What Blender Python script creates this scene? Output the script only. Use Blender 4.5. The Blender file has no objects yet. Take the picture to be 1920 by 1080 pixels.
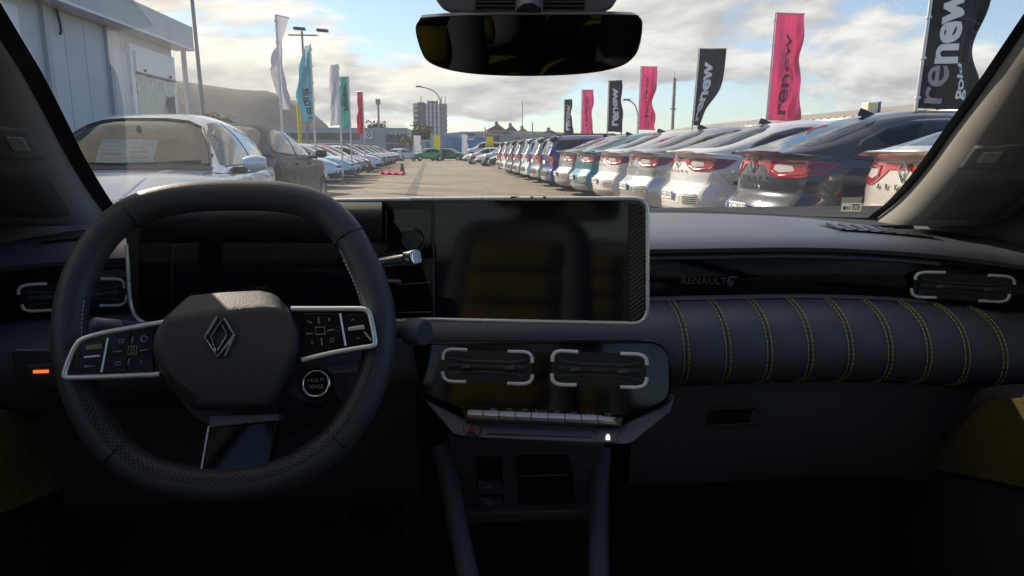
import bpy, bmesh, math, random
from mathutils import Vector, Matrix
from mathutils.bvhtree import BVHTree
random.seed(7)
V = Vector
SC = bpy.context.scene
COL = SC.collection

# ------------------------------------------------------------------ camera
FPX = 1330.0                                   # focal length in photo pixels
PITCH = math.atan(257 / FPX)
YAW = math.atan(147 / FPX * math.cos(PITCH))
EYE = V((0, 0, 1.15))
CF = V((math.cos(PITCH) * math.sin(YAW), math.cos(PITCH) * math.cos(YAW), -math.sin(PITCH)))
CR = V((math.cos(YAW), -math.sin(YAW), 0))
CU = CR.cross(CF)
cam = bpy.data.cameras.new('camera')
cam.sensor_width = 36
cam.lens = 36 * FPX / 1920
cam.clip_start = 0.02
cam.clip_end = 6000
camo = bpy.data.objects.new('camera', cam)
COL.objects.link(camo)
camo.matrix_world = Matrix(((CR.x, CU.x, -CF.x, EYE.x), (CR.y, CU.y, -CF.y, EYE.y), (CR.z, CU.z, -CF.z, EYE.z), (0, 0, 0, 1)))
SC.camera = camo

# ------------------------------------------------------------------ light
SUN_AZ = math.radians(-46)      # from +Y, negative = to the left
SUN_EL = math.radians(31)
SUNV = V((math.sin(SUN_AZ) * math.cos(SUN_EL), math.cos(SUN_AZ) * math.cos(SUN_EL), math.sin(SUN_EL)))
SC.view_settings.view_transform = 'Standard'
SC.view_settings.look = 'None'
SC.view_settings.exposure = 1.3
SC.view_settings.gamma = 1
sun = bpy.data.lights.new('sun', 'SUN')
sun.energy = 4.2
sun.angle = math.radians(0.5)
sun.color = (1.0, 0.88, 0.72)
suno = bpy.data.objects.new('sun', sun)
COL.objects.link(suno)
suno.location = (-8, 6, 9)
suno.rotation_euler = (-SUNV).to_track_quat('-Z', 'Y').to_euler()

W = bpy.data.worlds.new('World')
SC.world = W
W.use_nodes = True
nt = W.node_tree
nt.nodes.clear()
def wn(t, **k):
    n = nt.nodes.new(t)
    for a, b in k.items():
        setattr(n, a, b)
    return n
L = nt.links.new
sky = wn('ShaderNodeTexSky', sky_type='NISHITA', sun_disc=False, sun_elevation=SUN_EL, sun_rotation=SUN_AZ, air_density=1.0, dust_density=0.5, ozone_density=1.0)
bg1 = wn('ShaderNodeBackground')
bg1.inputs[1].default_value = 0.075
hue = wn('ShaderNodeMix', data_type='RGBA', blend_type='MULTIPLY')
hue.inputs[0].default_value = 1.0
hue.inputs[7].default_value = (0.86, 0.97, 1.12, 1)
L(sky.outputs[0], hue.inputs[6])
L(hue.outputs[2], bg1.inputs[0])
tc = wn('ShaderNodeTexCoord')
sep = wn('ShaderNodeSeparateXYZ')
L(tc.outputs['Generated'], sep.inputs[0])
def wm(op, a, b=None, c=None):
    n = wn('ShaderNodeMath', operation=op)
    for i, x in enumerate((a, b, c)):
        if x is None:
            continue
        if isinstance(x, (int, float)):
            n.inputs[i].default_value = x
        else:
            L(x, n.inputs[i])
    return n.outputs[0]
zz = wm('ADD', wm('MAXIMUM', sep.outputs[2], 0.0), 0.22)
comb = wn('ShaderNodeCombineXYZ')
L(wm('DIVIDE', sep.outputs[0], zz), comb.inputs[0])
L(wm('DIVIDE', sep.outputs[1], zz), comb.inputs[1])
comb.inputs[2].default_value = 3.7
nz = wn('ShaderNodeTexNoise')
nz.inputs['Scale'].default_value = 0.95
nz.inputs['Detail'].default_value = 9
nz.inputs['Roughness'].default_value = 0.56
nz.inputs['Distortion'].default_value = 0.25
L(comb.outputs[0], nz.inputs['Vector'])
nz2 = wn('ShaderNodeTexNoise')
nz2.inputs['Scale'].default_value = 2.6
nz2.inputs['Detail'].default_value = 7
nz2.inputs['Roughness'].default_value = 0.6
L(comb.outputs[0], nz2.inputs['Vector'])
# cover grows toward the sun side and toward the horizon
sdot = wn('ShaderNodeVectorMath', operation='DOT_PRODUCT')
L(tc.outputs['Generated'], sdot.inputs[0])
sdot.inputs[1].default_value = SUNV
sd = sdot.outputs['Value']
cover = wm('ADD', nz.outputs[0], wm('MULTIPLY', wm('SUBTRACT', sd, 0.17), 0.30))
cover = wm('SUBTRACT', cover, wm('MULTIPLY', wm('MAXIMUM', sep.outputs[2], 0.0), 0.12))
mask = wn('ShaderNodeMapRange', interpolation_type='SMOOTHSTEP')
mask.inputs[1].default_value = 0.515
mask.inputs[2].default_value = 0.585
L(cover, mask.inputs[0])
# cloud colour: grey bellies, cream tops, brighter toward the sun
SP = V((SUNV.x, SUNV.y, 0)) / (SUNV.z + 0.22)
vto = wn('ShaderNodeVectorMath', operation='SUBTRACT')
vto.inputs[0].default_value = (SP.x, SP.y, 3.7)
L(comb.outputs[0], vto.inputs[1])
vnm = wn('ShaderNodeVectorMath', operation='NORMALIZE')
L(vto.outputs[0], vnm.inputs[0])
vsc = wn('ShaderNodeVectorMath', operation='MULTIPLY_ADD')
L(vnm.outputs[0], vsc.inputs[0])
vsc.inputs[1].default_value = (0.13, 0.13, 0.0)
L(comb.outputs[0], vsc.inputs[2])
nz3 = wn('ShaderNodeTexNoise')
for k_, v_ in (('Scale', 0.95), ('Detail', 9), ('Roughness', 0.56), ('Distortion', 0.25)):
    nz3.inputs[k_].default_value = v_
L(vsc.outputs[0], nz3.inputs['Vector'])
lit = wm('ADD', 0.42, wm('MULTIPLY', wm('SUBTRACT', nz.outputs[0], nz3.outputs[0]), 4.2))
lit = wm('ADD', lit, wm('MULTIPLY', wm('SUBTRACT', nz2.outputs[0], 0.5), 0.9))
shade = wn('ShaderNodeMapRange', interpolation_type='SMOOTHSTEP')
shade.inputs[1].default_value = 0.0
shade.inputs[2].default_value = 1.0
L(lit, shade.inputs[0])
thick = wn('ShaderNodeMapRange')
thick.inputs[1].default_value = 0.54
thick.inputs[2].default_value = 0.80
thick.inputs[3].default_value = 1.0
thick.inputs[4].default_value = 0.45
L(cover, thick.inputs[0])
sunw = wm('POWER', wm('MAXIMUM', sd, 0.0), 3.0)
cmix = wn('ShaderNodeMix', data_type='RGBA')
cmix.inputs[6].default_value = (0.22, 0.225, 0.245, 1)
cmix.inputs[7].default_value = (0.72, 0.69, 0.64, 1)
L(wm('MULTIPLY', shade.outputs[0], thick.outputs[0]), cmix.inputs[0])
cwarm = wn('ShaderNodeMix', data_type='RGBA', blend_type='MULTIPLY')
cwarm.inputs[0].default_value = 1.0
cw2 = wn('ShaderNodeMix', data_type='RGBA')
cw2.inputs[6].default_value = (1, 1, 1, 1)
cw2.inputs[7].default_value = (1.75, 1.58, 1.32, 1)
L(sunw, cw2.inputs[0])
L(cmix.outputs[2], cwarm.inputs[6])
L(cw2.outputs[2], cwarm.inputs[7])
bg2 = wn('ShaderNodeBackground')
bg2.inputs[1].default_value = 0.86
L(cwarm.outputs[2], bg2.inputs[0])
mx = wn('ShaderNodeMixShader')
L(mask.outputs[0], mx.inputs[0])
L(bg1.outputs[0], mx.inputs[1])
L(bg2.outputs[0], mx.inputs[2])
wo = wn('ShaderNodeOutputWorld')
L(mx.outputs[0], wo.inputs[0])
SC.render.engine = 'CYCLES'
SC.cycles.max_bounces = 8
SC.cycles.transparent_max_bounces = 12
SC.cycles.caustics_reflective = False
SC.cycles.caustics_refractive = False
SC.cycles.use_denoising = True
SC.cycles.sample_clamp_indirect = 6

# ------------------------------------------------------------------ pixel rays (positions come from the depth given)
def ray(px, py):
    return CF + CR * ((px - 960) / FPX) + CU * ((540 - py) / FPX)
def pY(px, py, Y):
    d = ray(px, py)
    return EYE + d * (Y / d.y)
def pX(px, py, X):
    d = ray(px, py)
    return EYE + d * (X / d.x)
def pZ(px, py, Z):
    d = ray(px, py)
    return EYE + d * ((Z - EYE.z) / d.z)
class Plane:
    def __init__(s, a, b, c):
        s.o = V(a)
        s.n = (V(b) - V(a)).cross(V(c) - V(a)).normalized()
        if s.n.y > 0:
            s.n = -s.n                       # faces the cabin
    def at(s, px, py, off=0.0):
        d = ray(px, py)
        o = s.o + s.n * off
        return EYE + d * ((o - EYE).dot(s.n) / d.dot(s.n))

# ------------------------------------------------------------------ materials
MATS = {}
def mat(name, col=(0.5, 0.5, 0.5), rough=0.5, metal=0.0, spec=0.5, coat=0.0, coat_rough=0.05, emit=None, es=0.0,
        var=0.0, vscale=8.0, bump=0.0, bscale=200.0, sheen=0.0, coords='Object', rvar=0.0):
    if name in MATS:
        return MATS[name]
    m = bpy.data.materials.new(name)
    m.use_nodes = True
    n = m.node_tree.nodes
    l = m.node_tree.links.new
    b = n['Principled BSDF']
    b.inputs['Base Color'].default_value = (*col, 1)
    b.inputs['Roughness'].default_value = rough
    b.inputs['Metallic'].default_value = metal
    b.inputs['Specular IOR Level'].default_value = spec
    b.inputs['Coat Weight'].default_value = coat
    b.inputs['Coat Roughness'].default_value = coat_rough
    b.inputs['Sheen Weight'].default_value = sheen
    if emit:
        b.inputs['Emission Color'].default_value = (*emit, 1)
        b.inputs['Emission Strength'].default_value = es
    if var or bump or rvar:
        t = n.new('ShaderNodeTexCoord')
    if var or rvar:
        x = n.new('ShaderNodeTexNoise')
        x.inputs['Scale'].default_value = vscale
        x.inputs['Detail'].default_value = 6
        l(t.outputs[coords], x.inputs['Vector'])
        if var:
            r = n.new('ShaderNodeMapRange')
            r.inputs[1].default_value = 0.3
            r.inputs[2].default_value = 0.7
            r.inputs[3].default_value = 1 - var
            r.inputs[4].default_value = 1 + var
            l(x.outputs[0], r.inputs[0])
            mm = n.new('ShaderNodeMix')
            mm.data_type = 'RGBA'
            mm.blend_type = 'MULTIPLY'
            mm.inputs[0].default_value = 1
            mm.inputs[6].default_value = (*col, 1)
            l(r.outputs[0], mm.inputs[7])
            l(mm.outputs[2], b.inputs['Base Color'])
        if rvar:
            r = n.new('ShaderNodeMapRange')
            r.inputs[3].default_value = max(0, rough - rvar)
            r.inputs[4].default_value = rough + rvar
            l(x.outputs[0], r.inputs[0])
            l(r.outputs[0], b.inputs['Roughness'])
    if bump:
        x = n.new('ShaderNodeTexNoise')
        x.inputs['Scale'].default_value = bscale
        x.inputs['Detail'].default_value = 3
        l(t.outputs[coords], x.inputs['Vector'])
        q = n.new('ShaderNodeBump')
        q.inputs['Strength'].default_value = bump
        q.inputs['Distance'].default_value = 0.002
        l(x.outputs[0], q.inputs['Height'])
        l(q.outputs[0], b.inputs['Normal'])
    MATS[name] = m
    return m
def glass_mat(name, tint=(0.9, 0.95, 0.93), rough=0.0, mixmul=1.0, ior=1.45):
    if name in MATS:
        return MATS[name]
    m = bpy.data.materials.new(name)
    m.use_nodes = True
    n = m.node_tree.nodes
    l = m.node_tree.links.new
    n.clear()
    o = n.new('ShaderNodeOutputMaterial')
    t = n.new('ShaderNodeBsdfTransparent')
    t.inputs[0].default_value = (*tint, 1)
    g = n.new('ShaderNodeBsdfGlossy')
    g.inputs['Roughness'].default_value = rough
    f = n.new('ShaderNodeFresnel')
    f.inputs[0].default_value = ior
    q = n.new('ShaderNodeMath')
    q.operation = 'MULTIPLY'
    q.inputs[1].default_value = mixmul
    l(f.outputs[0], q.inputs[0])
    x = n.new('ShaderNodeMixShader')
    l(q.outputs[0], x.inputs[0])
    l(t.outputs[0], x.inputs[1])
    l(g.outputs[0], x.inputs[2])
    l(x.outputs[0], o.inputs[0])
    MATS[name] = m
    return m

def translucent(m, k=.45):
    n, l = m.node_tree.nodes, m.node_tree.links.new
    b, o = n['Principled BSDF'], n['Material Output']
    t = n.new('ShaderNodeBsdfTranslucent')
    src = b.inputs['Base Color'].links
    if src:
        l(src[0].from_socket, t.inputs[0])
    else:
        t.inputs[0].default_value = b.inputs['Base Color'].default_value
    x = n.new('ShaderNodeMixShader')
    x.inputs[0].default_value = k
    l(b.outputs[0], x.inputs[1])
    l(t.outputs[0], x.inputs[2])
    l(x.outputs[0], o.inputs[0])
    return m
# ------------------------------------------------------------------ mesh helpers
WORLD_ROOTS = set()
def link(o, parent=None):
    COL.objects.link(o)
    if parent is not None:
        o.parent = parent
        if parent.parent is None and parent.name in WORLD_ROOTS:
            o.matrix_parent_inverse = Matrix.Translation(-parent.location)
    return o
def root(name, label, cat, loc=(0, 0, 0), rz=0.0, group=None, world=False):
    o = bpy.data.objects.new(name, None)
    o.empty_display_size = 0.2
    o.location = loc
    o.rotation_euler = (0, 0, rz)
    COL.objects.link(o)
    o['label'] = label
    o['category'] = cat
    if group:
        o['group'] = group
    if world:
        WORLD_ROOTS.add(o.name)                  # children are written in world coordinates
    return o
def tag(o, label=None, cat=None, group=None, kind=None):
    if label:
        o['label'] = label
    if cat:
        o['category'] = cat
    if group:
        o['group'] = group
    if kind:
        o['kind'] = kind
    return o
def copy_tree(o, parent=None):
    c = o.copy()
    COL.objects.link(c)
    if parent is not None:
        c.parent = parent
        c.matrix_parent_inverse = o.matrix_parent_inverse.copy()
    for ch in list(o.children):
        copy_tree(ch, c)
    return c
def catmull(pts, n=8, closed=False):
    pts = [V(p) for p in pts]
    m = len(pts)
    out = []
    rng = range(m) if closed else range(m - 1)
    for i in rng:
        if closed:
            p0, p1, p2, p3 = pts[(i - 1) % m], pts[i], pts[(i + 1) % m], pts[(i + 2) % m]
        else:
            p0 = pts[i - 1] if i > 0 else pts[0] * 2 - pts[1]
            p1, p2 = pts[i], pts[i + 1]
            p3 = pts[i + 2] if i + 2 < m else pts[-1] * 2 - pts[-2]
        for k in range(n):
            t = k / n
            out.append(0.5 * ((2 * p1) + (p2 - p0) * t + (2 * p0 - 5 * p1 + 4 * p2 - p3) * t * t + (3 * p1 - p0 - 3 * p2 + p3) * t ** 3))
    if not closed:
        out.append(pts[-1].copy())
    return out
def interp(keys, x):
    """smooth-ish piecewise interpolation through (x, y) keys (monotone cubic)"""
    if x <= keys[0][0]:
        return keys[0][1]
    if x >= keys[-1][0]:
        return keys[-1][1]
    for i in range(len(keys) - 1):
        x0, y0 = keys[i]
        x1, y1 = keys[i + 1]
        if x0 <= x <= x1:
            h = x1 - x0
            d = (y1 - y0) / h
            def slope(j):
                if j <= 0 or j >= len(keys) - 1:
                    k = 0 if j <= 0 else len(keys) - 2
                    return (keys[k + 1][1] - keys[k][1]) / (keys[k + 1][0] - keys[k][0])
                a = (keys[j][1] - keys[j - 1][1]) / (keys[j][0] - keys[j - 1][0])
                b = (keys[j + 1][1] - keys[j][1]) / (keys[j + 1][0] - keys[j][0])
                return 0.0 if a * b <= 0 else 2 * a * b / (a + b)
            m0, m1 = slope(i), slope(i + 1)
            t = (x - x0) / h
            return ((2 * t ** 3 - 3 * t * t + 1) * y0 + (t ** 3 - 2 * t * t + t) * h * m0 + (-2 * t ** 3 + 3 * t * t) * y1 + (t ** 3 - t * t) * h * m1)
class MB:
    def __init__(s):
        s.v = []
        s.f = []
        s.uv = None
    def add(s, vs, fs):
        o = len(s.v)
        s.v += [V(p) for p in vs]
        s.f += [tuple(i + o for i in q) for q in fs]
        return s
    def box(s, lo, hi, M=None):
        x0, y0, z0 = lo
        x1, y1, z1 = hi
        vs = [V(p) for p in ((x0, y0, z0), (x1, y0, z0), (x1, y1, z0), (x0, y1, z0), (x0, y0, z1), (x1, y0, z1), (x1, y1, z1), (x0, y1, z1))]
        if M is not None:
            vs = [M @ p for p in vs]
        return s.add(vs, [(0, 3, 2, 1), (4, 5, 6, 7), (0, 1, 5, 4), (1, 2, 6, 5), (2, 3, 7, 6), (3, 0, 4, 7)])
    def prism(s, poly, d):
        """poly: 3D points, extruded by d"""
        n = len(poly)
        d = V(d)
        vs = [V(p) for p in poly] + [V(p) + d for p in poly]
        fs = [tuple(range(n))[::-1], tuple(range(n, 2 * n))]
        for i in range(n):
            j = (i + 1) % n
            fs.append((i, j, n + j, n + i))
        return s.add(vs, fs)
    def loft(s, rings, closed=True, caps=True, loop=False):
        n = len(rings[0])
        vs = [p for r in rings for p in r]
        fs = []
        R = len(rings)
        for a in range(R if loop else R - 1):
            b = (a + 1) % R
            for i in range(n if closed else n - 1):
                j = (i + 1) % n
                fs.append((a * n + i, a * n + j, b * n + j, b * n + i))
        if caps and closed and not loop:
            fs.append(tuple(range(n))[::-1])
            fs.append(tuple((R - 1) * n + i for i in range(n)))
        return s.add(vs, fs)
    def tube(s, path, r, seg=10, closed=False, up=None, ry=None, caps=True):
        """r: number or function of 0..1; ry: radius along the 'up' direction"""
        path = [V(p) for p in path]
        n = len(path)
        rings = []
        nrm = None
        for i, p in enumerate(path):
            if closed:
                t = path[(i + 1) % n] - path[i - 1]
            else:
                t = path[min(i + 1, n - 1)] - path[max(i - 1, 0)]
            t.normalize()
            if up is not None:
                u = V(up) - t * V(up).dot(t)
            else:
                if nrm is None:
                    nrm = V((0, 0, 1)) if abs(t.z) < 0.9 else V((1, 0, 0))
                u = nrm - t * nrm.dot(t)
                nrm = u
            u.normalize()
            w = t.cross(u)
            ra = r(i / max(1, n - 1)) if callable(r) else r
            rb = ra if ry is None else ry
            rings.append([p + w * (ra * math.cos(2 * math.pi * k / seg)) + u * (rb * math.sin(2 * math.pi * k / seg)) for k in range(seg)])
        return s.loft(rings, True, caps, loop=closed)
    def lathe(s, prof, c, axis, seg=24, ref=None):
        """prof: (radius, along axis)"""
        a = V(axis).normalized()
        u = V(ref) if ref else (V((0, 0, 1)) if abs(a.z) < 0.9 else V((1, 0, 0)))
        u = (u - a * u.dot(a)).normalized()
        w = a.cross(u)
        c = V(c)
        rings = []
        for k in range(seg):
            q = 2 * math.pi * k / seg
            rings.append([c + a * h + (u * math.cos(q) + w * math.sin(q)) * max(r, 1e-5) for r, h in prof])
        return s.loft(rings, closed=False, caps=False, loop=True)
    def grid(s, rows):
        n = len(rows[0])
        vs = [p for r in rows for p in r]
        fs = [(a * n + i, a * n + i + 1, (a + 1) * n + i + 1, (a + 1) * n + i) for a in range(len(rows) - 1) for i in range(n - 1)]
        return s.add(vs, fs)
    def mesh(s, name, smooth=None):
        me = bpy.data.meshes.new(name)
        me.from_pydata([tuple(p) for p in s.v], [], s.f)
        bm = bmesh.new()
        bm.from_mesh(me)
        bmesh.ops.remove_doubles(bm, verts=bm.verts, dist=1e-5)
        bmesh.ops.recalc_face_normals(bm, faces=bm.faces)
        if smooth is not None:
            a = math.radians(smooth)
            for f in bm.faces:
                f.smooth = True
            for e in bm.edges:
                if len(e.link_faces) == 2:
                    e.smooth = e.calc_face_angle(0) < a
        bm.to_mesh(me)
        bm.free()
        return me
    def build(s, name, m=None, parent=None, smooth=None, bevel=0.0, bseg=2, sub=0, solid=0.0):
        me = s.mesh(name, smooth)
        if m is not None:
            me.materials.append(m)
        o = bpy.data.objects.new(name, me)
        link(o, parent)
        if solid:
            q = o.modifiers.new('solid', 'SOLIDIFY')
            q.thickness = solid
            q.offset = 0
        if bevel:
            q = o.modifiers.new('bevel', 'BEVEL')
            q.width = bevel
            q.segments = bseg
            q.limit_method = 'ANGLE'
            q.angle_limit = math.radians(35)
            q.harden_normals = False
            for f in me.polygons:
                f.use_smooth = True
            for e in me.edges:
                e.use_edge_sharp = False
            w = o.modifiers.new('wn', 'WEIGHTED_NORMAL')
            w.keep_sharp = False
        if sub:
            q = o.modifiers.new('sub', 'SUBSURF')
            q.levels = q.render_levels = sub
            for f in me.polygons:
                f.use_smooth = True
        return o
_txt = {}
def text_geo(t, size=1.0, bold=0.0, align='CENTER', res=3, shear=0.0, spacing=1.0):
    """flat letters in the xy plane as (verts, faces)"""
    k = (t, size, bold, align, res, shear, spacing)
    if k in _txt:
        return _txt[k]
    c = bpy.data.curves.new('lettering', 'FONT')
    c.body = t
    c.size = size
    c.align_x = align
    c.align_y = 'CENTER'
    c.offset = bold
    c.resolution_u = res
    c.shear = shear
    c.space_character = spacing
    c.fill_mode = 'FRONT'
    o = bpy.data.objects.new('lettering', c)
    COL.objects.link(o)
    bpy.context.view_layer.update()
    me = bpy.data.meshes.new_from_object(o.evaluated_get(bpy.context.evaluated_depsgraph_get()))
    vs = [v.co.copy() for v in me.vertices]
    fs = [tuple(p.vertices) for p in me.polygons]
    bpy.data.objects.remove(o)
    bpy.data.curves.remove(c)
    bpy.data.meshes.remove(me)
    _txt[k] = (vs, fs)
    return vs, fs
def text_at(o, right, up, t, size, bold=0.0, align='CENTER', **k):
    """MB with letters laid at point o along right / up"""
    vs, fs = text_geo(t, size, bold, align, **k)
    b = MB()
    r, u, o = V(right).normalized(), V(up).normalized(), V(o)
    b.add([o + r * p.x + u * p.y for p in vs], fs)
    return b
def rrect(cx, cy, w, h, r, n=5):
    out = []
    for (sx, sy, a0) in ((1, 1, 0), (-1, 1, 90), (-1, -1, 180), (1, -1, 270)):
        for k in range(n + 1):
            a = math.radians(a0 + 90 * k / n)
            out.append((cx + sx * (w / 2 - r) + r * math.cos(a), cy + sy * (h / 2 - r) + r * math.sin(a)))
    return out
def smooth_poly(pts, r=0.3, n=4):
    """2D polygon with its corners rounded"""
    out = []
    m = len(pts)
    for i in range(m):
        p0, p1, p2 = V(pts[i - 1]), V(pts[i]), V(pts[(i + 1) % m])
        a = p1 + (p0 - p1) * r
        b = p1 + (p2 - p1) * r
        for k in range(n + 1):
            t = k / n
            q = a * (1 - t) ** 2 + p1 * 2 * t * (1 - t) + b * t * t
            out.append(tuple(q))
    return out
# ================================================================== the car we sit in
SOFT = mat('dash_soft_plastic', (0.068, 0.076, 0.096), 0.62, spec=0.30, bump=0.25, bscale=900)
PAD = mat('dash_pad_grain', (0.054, 0.062, 0.080), 0.40, spec=0.9, bump=0.35, bscale=700)
LEA = mat('black_leather', (0.052, 0.056, 0.066), 0.46, spec=0.40, bump=0.25, bscale=600)
HUBM = mat('hub_grain', (0.046, 0.046, 0.050), 0.55, spec=0.40, bump=0.5, bscale=900)
ROLL = mat('dash_leatherette', (0.066, 0.075, 0.094), 0.45, spec=0.45, bump=0.25, bscale=500)
GLO = mat('piano_black', (0.004, 0.004, 0.006), 0.06, spec=0.26, rvar=0.03, vscale=3)
SCR = mat('screen_glass', (0.007, 0.009, 0.014), 0.06, spec=0.28)
SCRF = mat('cluster_bezel', (0.010, 0.011, 0.013), 0.30)
CHR = mat('chrome', (0.82, 0.82, 0.83), 0.12, metal=1)
SAT = mat('satin_silver', (0.80, 0.80, 0.80), 0.28, metal=.55, rvar=0.05, vscale=30)
TRIM = mat('bright_trim', (0.88, 0.87, 0.85), 0.22, metal=.45)
CREAM = mat('vent_trim_white', (0.90, 0.88, 0.82), 0.30)
PILM = mat('pillar_trim', (0.21, 0.20, 0.188), 0.75, spec=0.2, bump=0.3, bscale=800)
DARKP = mat('dark_plastic', (0.048, 0.054, 0.070), 0.55, bump=0.2, bscale=600)
FRIT = mat('black_frit', (0.006, 0.006, 0.007), 0.35)
YEL = mat('yellow_fabric', (0.15, 0.118, 0.022), 0.9, spec=0.1, var=0.18, vscale=90, bump=0.6, bscale=400)
YELD = mat('yellow_door_fabric_dimmed', (0.036, 0.028, 0.008), 0.9, spec=0.1, var=0.18, vscale=90, bump=0.5, bscale=400)  # passenger copy of the door cloth, shade put into its colour
HEAD = mat('headliner', (0.34, 0.33, 0.31), 0.95, spec=0.1, bump=0.3, bscale=300)
STI = mat('yellow_thread', (0.45, 0.40, 0.10), 0.7)
STW = mat('pale_thread', (0.55, 0.55, 0.52), 0.7)
ICON = mat('icon_print', (0.28, 0.29, 0.31), 0.6)
ICOND = mat('dim_print', (0.085, 0.088, 0.095), 0.5)
CARPET = mat('floor_carpet', (0.050, 0.054, 0.066), 0.95, bump=0.6, bscale=500)
WGL = glass_mat('windscreen_glass', (0.95, 0.97, 0.965), 0.0, 0.20, 1.38)
SGL = glass_mat('tinted_side_glass', (0.88, 0.91, 0.92), 0.0, 0.8)
CX = 0.125
car = root('car', 'compact car seen from inside, black dashboard with quilted padding and steering wheel', 'car', (CX, -0.4, 0), world=True)

# ---- windscreen with its printed border
LP = [(0, 68, .80), (43, 136, .89), (85, 213, .98), (128, 294, 1.07), (170, 362, 1.145), (203, 408, 1.20)]
RP = [(1920, 53, .80), (1844, 164, .90), (1782, 249, .985), (1738, 311, 1.05), (1684, 373, 1.135), (1640, 409, 1.20)]
le = [pY(*q) for q in LP][::-1]
re_ = [pY(*q) for q in RP][::-1]
le.append(le[-1] + (le[-1] - le[-2]) * 3.6)
re_.append(re_[-1] + (re_[-1] - re_[-2]) * 3.6)
LE = catmull(le, 8)
RE = catmull(re_, 8)
def wpt(i, s):
    """i along the pillars, s 0..1 across"""
    a, b = LE[i], RE[i]
    q = 1 - (2 * s - 1) ** 2
    p = a.lerp(b, s)
    p.y += 0.115 * q
    p.z += 0.012 * q
    return p
rows = [[wpt(i, s / 24) for s in range(25)] for i in range(len(LE))]
ws = MB().grid(rows).build('windscreen', WGL, car, smooth=60)
fr = MB()
def fband(e, out):
    pass
for side in (0, 1):
    rr = []
    for i in range(len(LE)):
        w = 0.016 if side == 0 else 0.011
        a = wpt(i, 0.0 if side == 0 else 1.0)
        b = wpt(i, w if side == 0 else 1 - w)
        rr.append([a + V((0, -.003, -.002)), b + V((0, -.003, -.002))])
    fr.grid(rr)
bt = []
for s in range(25):
    p = wpt(0, s / 24)
    q = wpt(2, s / 24)
    e = 0.10 + 0.5 * max(0, abs(2 * s / 24 - 1) - .86) / .14
    bt.append([p + V((0, -.003, -.004)), p.lerp(q, e) + V((0, -.003, -.004))])
fr.grid(bt)
fr.build('black_border', FRIT, ws)
# small vehicle label stuck inside the lower right corner
st = Plane(wpt(0, .93), wpt(2, .93), wpt(0, .90))
lab = [st.at(*q, .006) for q in ((1579, 381), (1617, 380), (1614, 396), (1577, 396))]
MB().prism(lab, st.n * .0006).build('label_sticker', translucent(mat('label_paper', (0.72, 0.71, 0.66), 0.8), .5), ws)
lm = MB()
for (x0, x1, y0, y1) in ((1581, 1586, 387, 393), (1588, 1590, 387, 393), (1592, 1594, 387, 393), (1597, 1612, 383, 385), (1597, 1604, 387, 389), (1606, 1613, 387, 389), (1597, 1612, 391, 393)):
    lm.prism([st.at(x, y, .0075) for x, y in ((x0, y0), (x1, y0), (x1, y1), (x0, y1))], st.n * .0002)
lm.build('label_print', mat('label_ink', (0.05, 0.05, 0.05), 0.8), ws)

# ---- pillar trims
def pillar(E, sgn, name):
    rings = []
    n = len(E)
    for i, p in enumerate(E):
        t = i / (n - 1)
        wdt = (1.0 if sgn < 0 else 1.18) * (1.25 - .35 * t)
        sec = [(0.006, 0.012), (-0.004, -0.016), (-0.002, -0.050), (0.014, -0.078), (0.044, -0.094), (0.084, -0.092), (0.120, -0.066), (0.150, 0.020), (0.10, 0.05), (0.02, 0.03)]
        sec = [(q.x, q.y) for q in catmull([V((a, b, 0)) for a, b in sec], 4, closed=True)]
        rings.append([p + V((sgn * a * wdt, b * wdt, -0.004 + 0.06 * a)) for a, b in sec])
    o = MB().loft(rings).build(name, PILM, car, smooth=50)
    return o
PL = pillar(LE, -1, 'pillar_trim')
PR = pillar(RE, 1, 'pillar_trim')
# speaker panels and clip covers on the lower pillars
def pil_at(E, sgn, t, a, lift=0.0):
    """point on the cabin face of a pillar trim: t along, a across 0..1"""
    k = t * (len(E) - 1)
    i = min(int(k), len(E) - 2)
    p = E[i].lerp(E[i + 1], k - i)
    wdt = (1.0 if sgn < 0 else 1.18) * (1.25 - .35 * t)
    sec = [(-0.004, -0.016), (-0.002, -0.050), (0.014, -0.078), (0.044, -0.094), (0.084, -0.092), (0.120, -0.066)]
    j = min(int(a * 5), 4)
    u = a * 5 - j
    q = (sec[j][0] * (1 - u) + sec[j + 1][0] * u, sec[j][1] * (1 - u) + sec[j + 1][1] * u)
    return p + V((sgn * q[0] * wdt, q[1] * wdt - lift, -0.004 + 0.06 * q[0] - lift * .3))
def pil_patch(E, sgn, poly, lift, name, m, parent):
    """rounded quad patch in pillar coordinates"""
    b = MB()
    rws = []
    t0, t1, a0, a1 = poly
    for i in range(13):
        v = i / 12
        rw = []
        for j in range(9):
            u = j / 8
            du = abs(2 * u - 1)
            sh = max(0, du - .7) / .3
            tt = t0 + (t1 - t0) * (.5 + (v - .5) * (1 - .10 * sh * sh))
            rim = i in (0, 12) or j in (0, 8)
            rw.append(pil_at(E, sgn, tt, a0 + (a1 - a0) * u, -0.004 if rim else lift))
        rws.append(rw)
    b.grid(rws)
    return b.build(name, m, parent, smooth=60)
for E, sgn, P in ((LE, -1, PL), (RE, 1, PR)):
    pil_patch(E, sgn, (.045, .30, .20, .80), .0035, 'speaker_panel', mat('pillar_panel', (0.10, 0.096, 0.092), 0.8, bump=.4, bscale=900), P)
    pil_patch(E, sgn, (.33, .46, .16, .56), .004, 'clip_cover', PILM, P)
    pil_patch(E, sgn, (.365, .425, .26, .40), .007, 'clip_slot', mat('clip_plastic', (0.25, 0.24, 0.225), 0.5), P)

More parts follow.
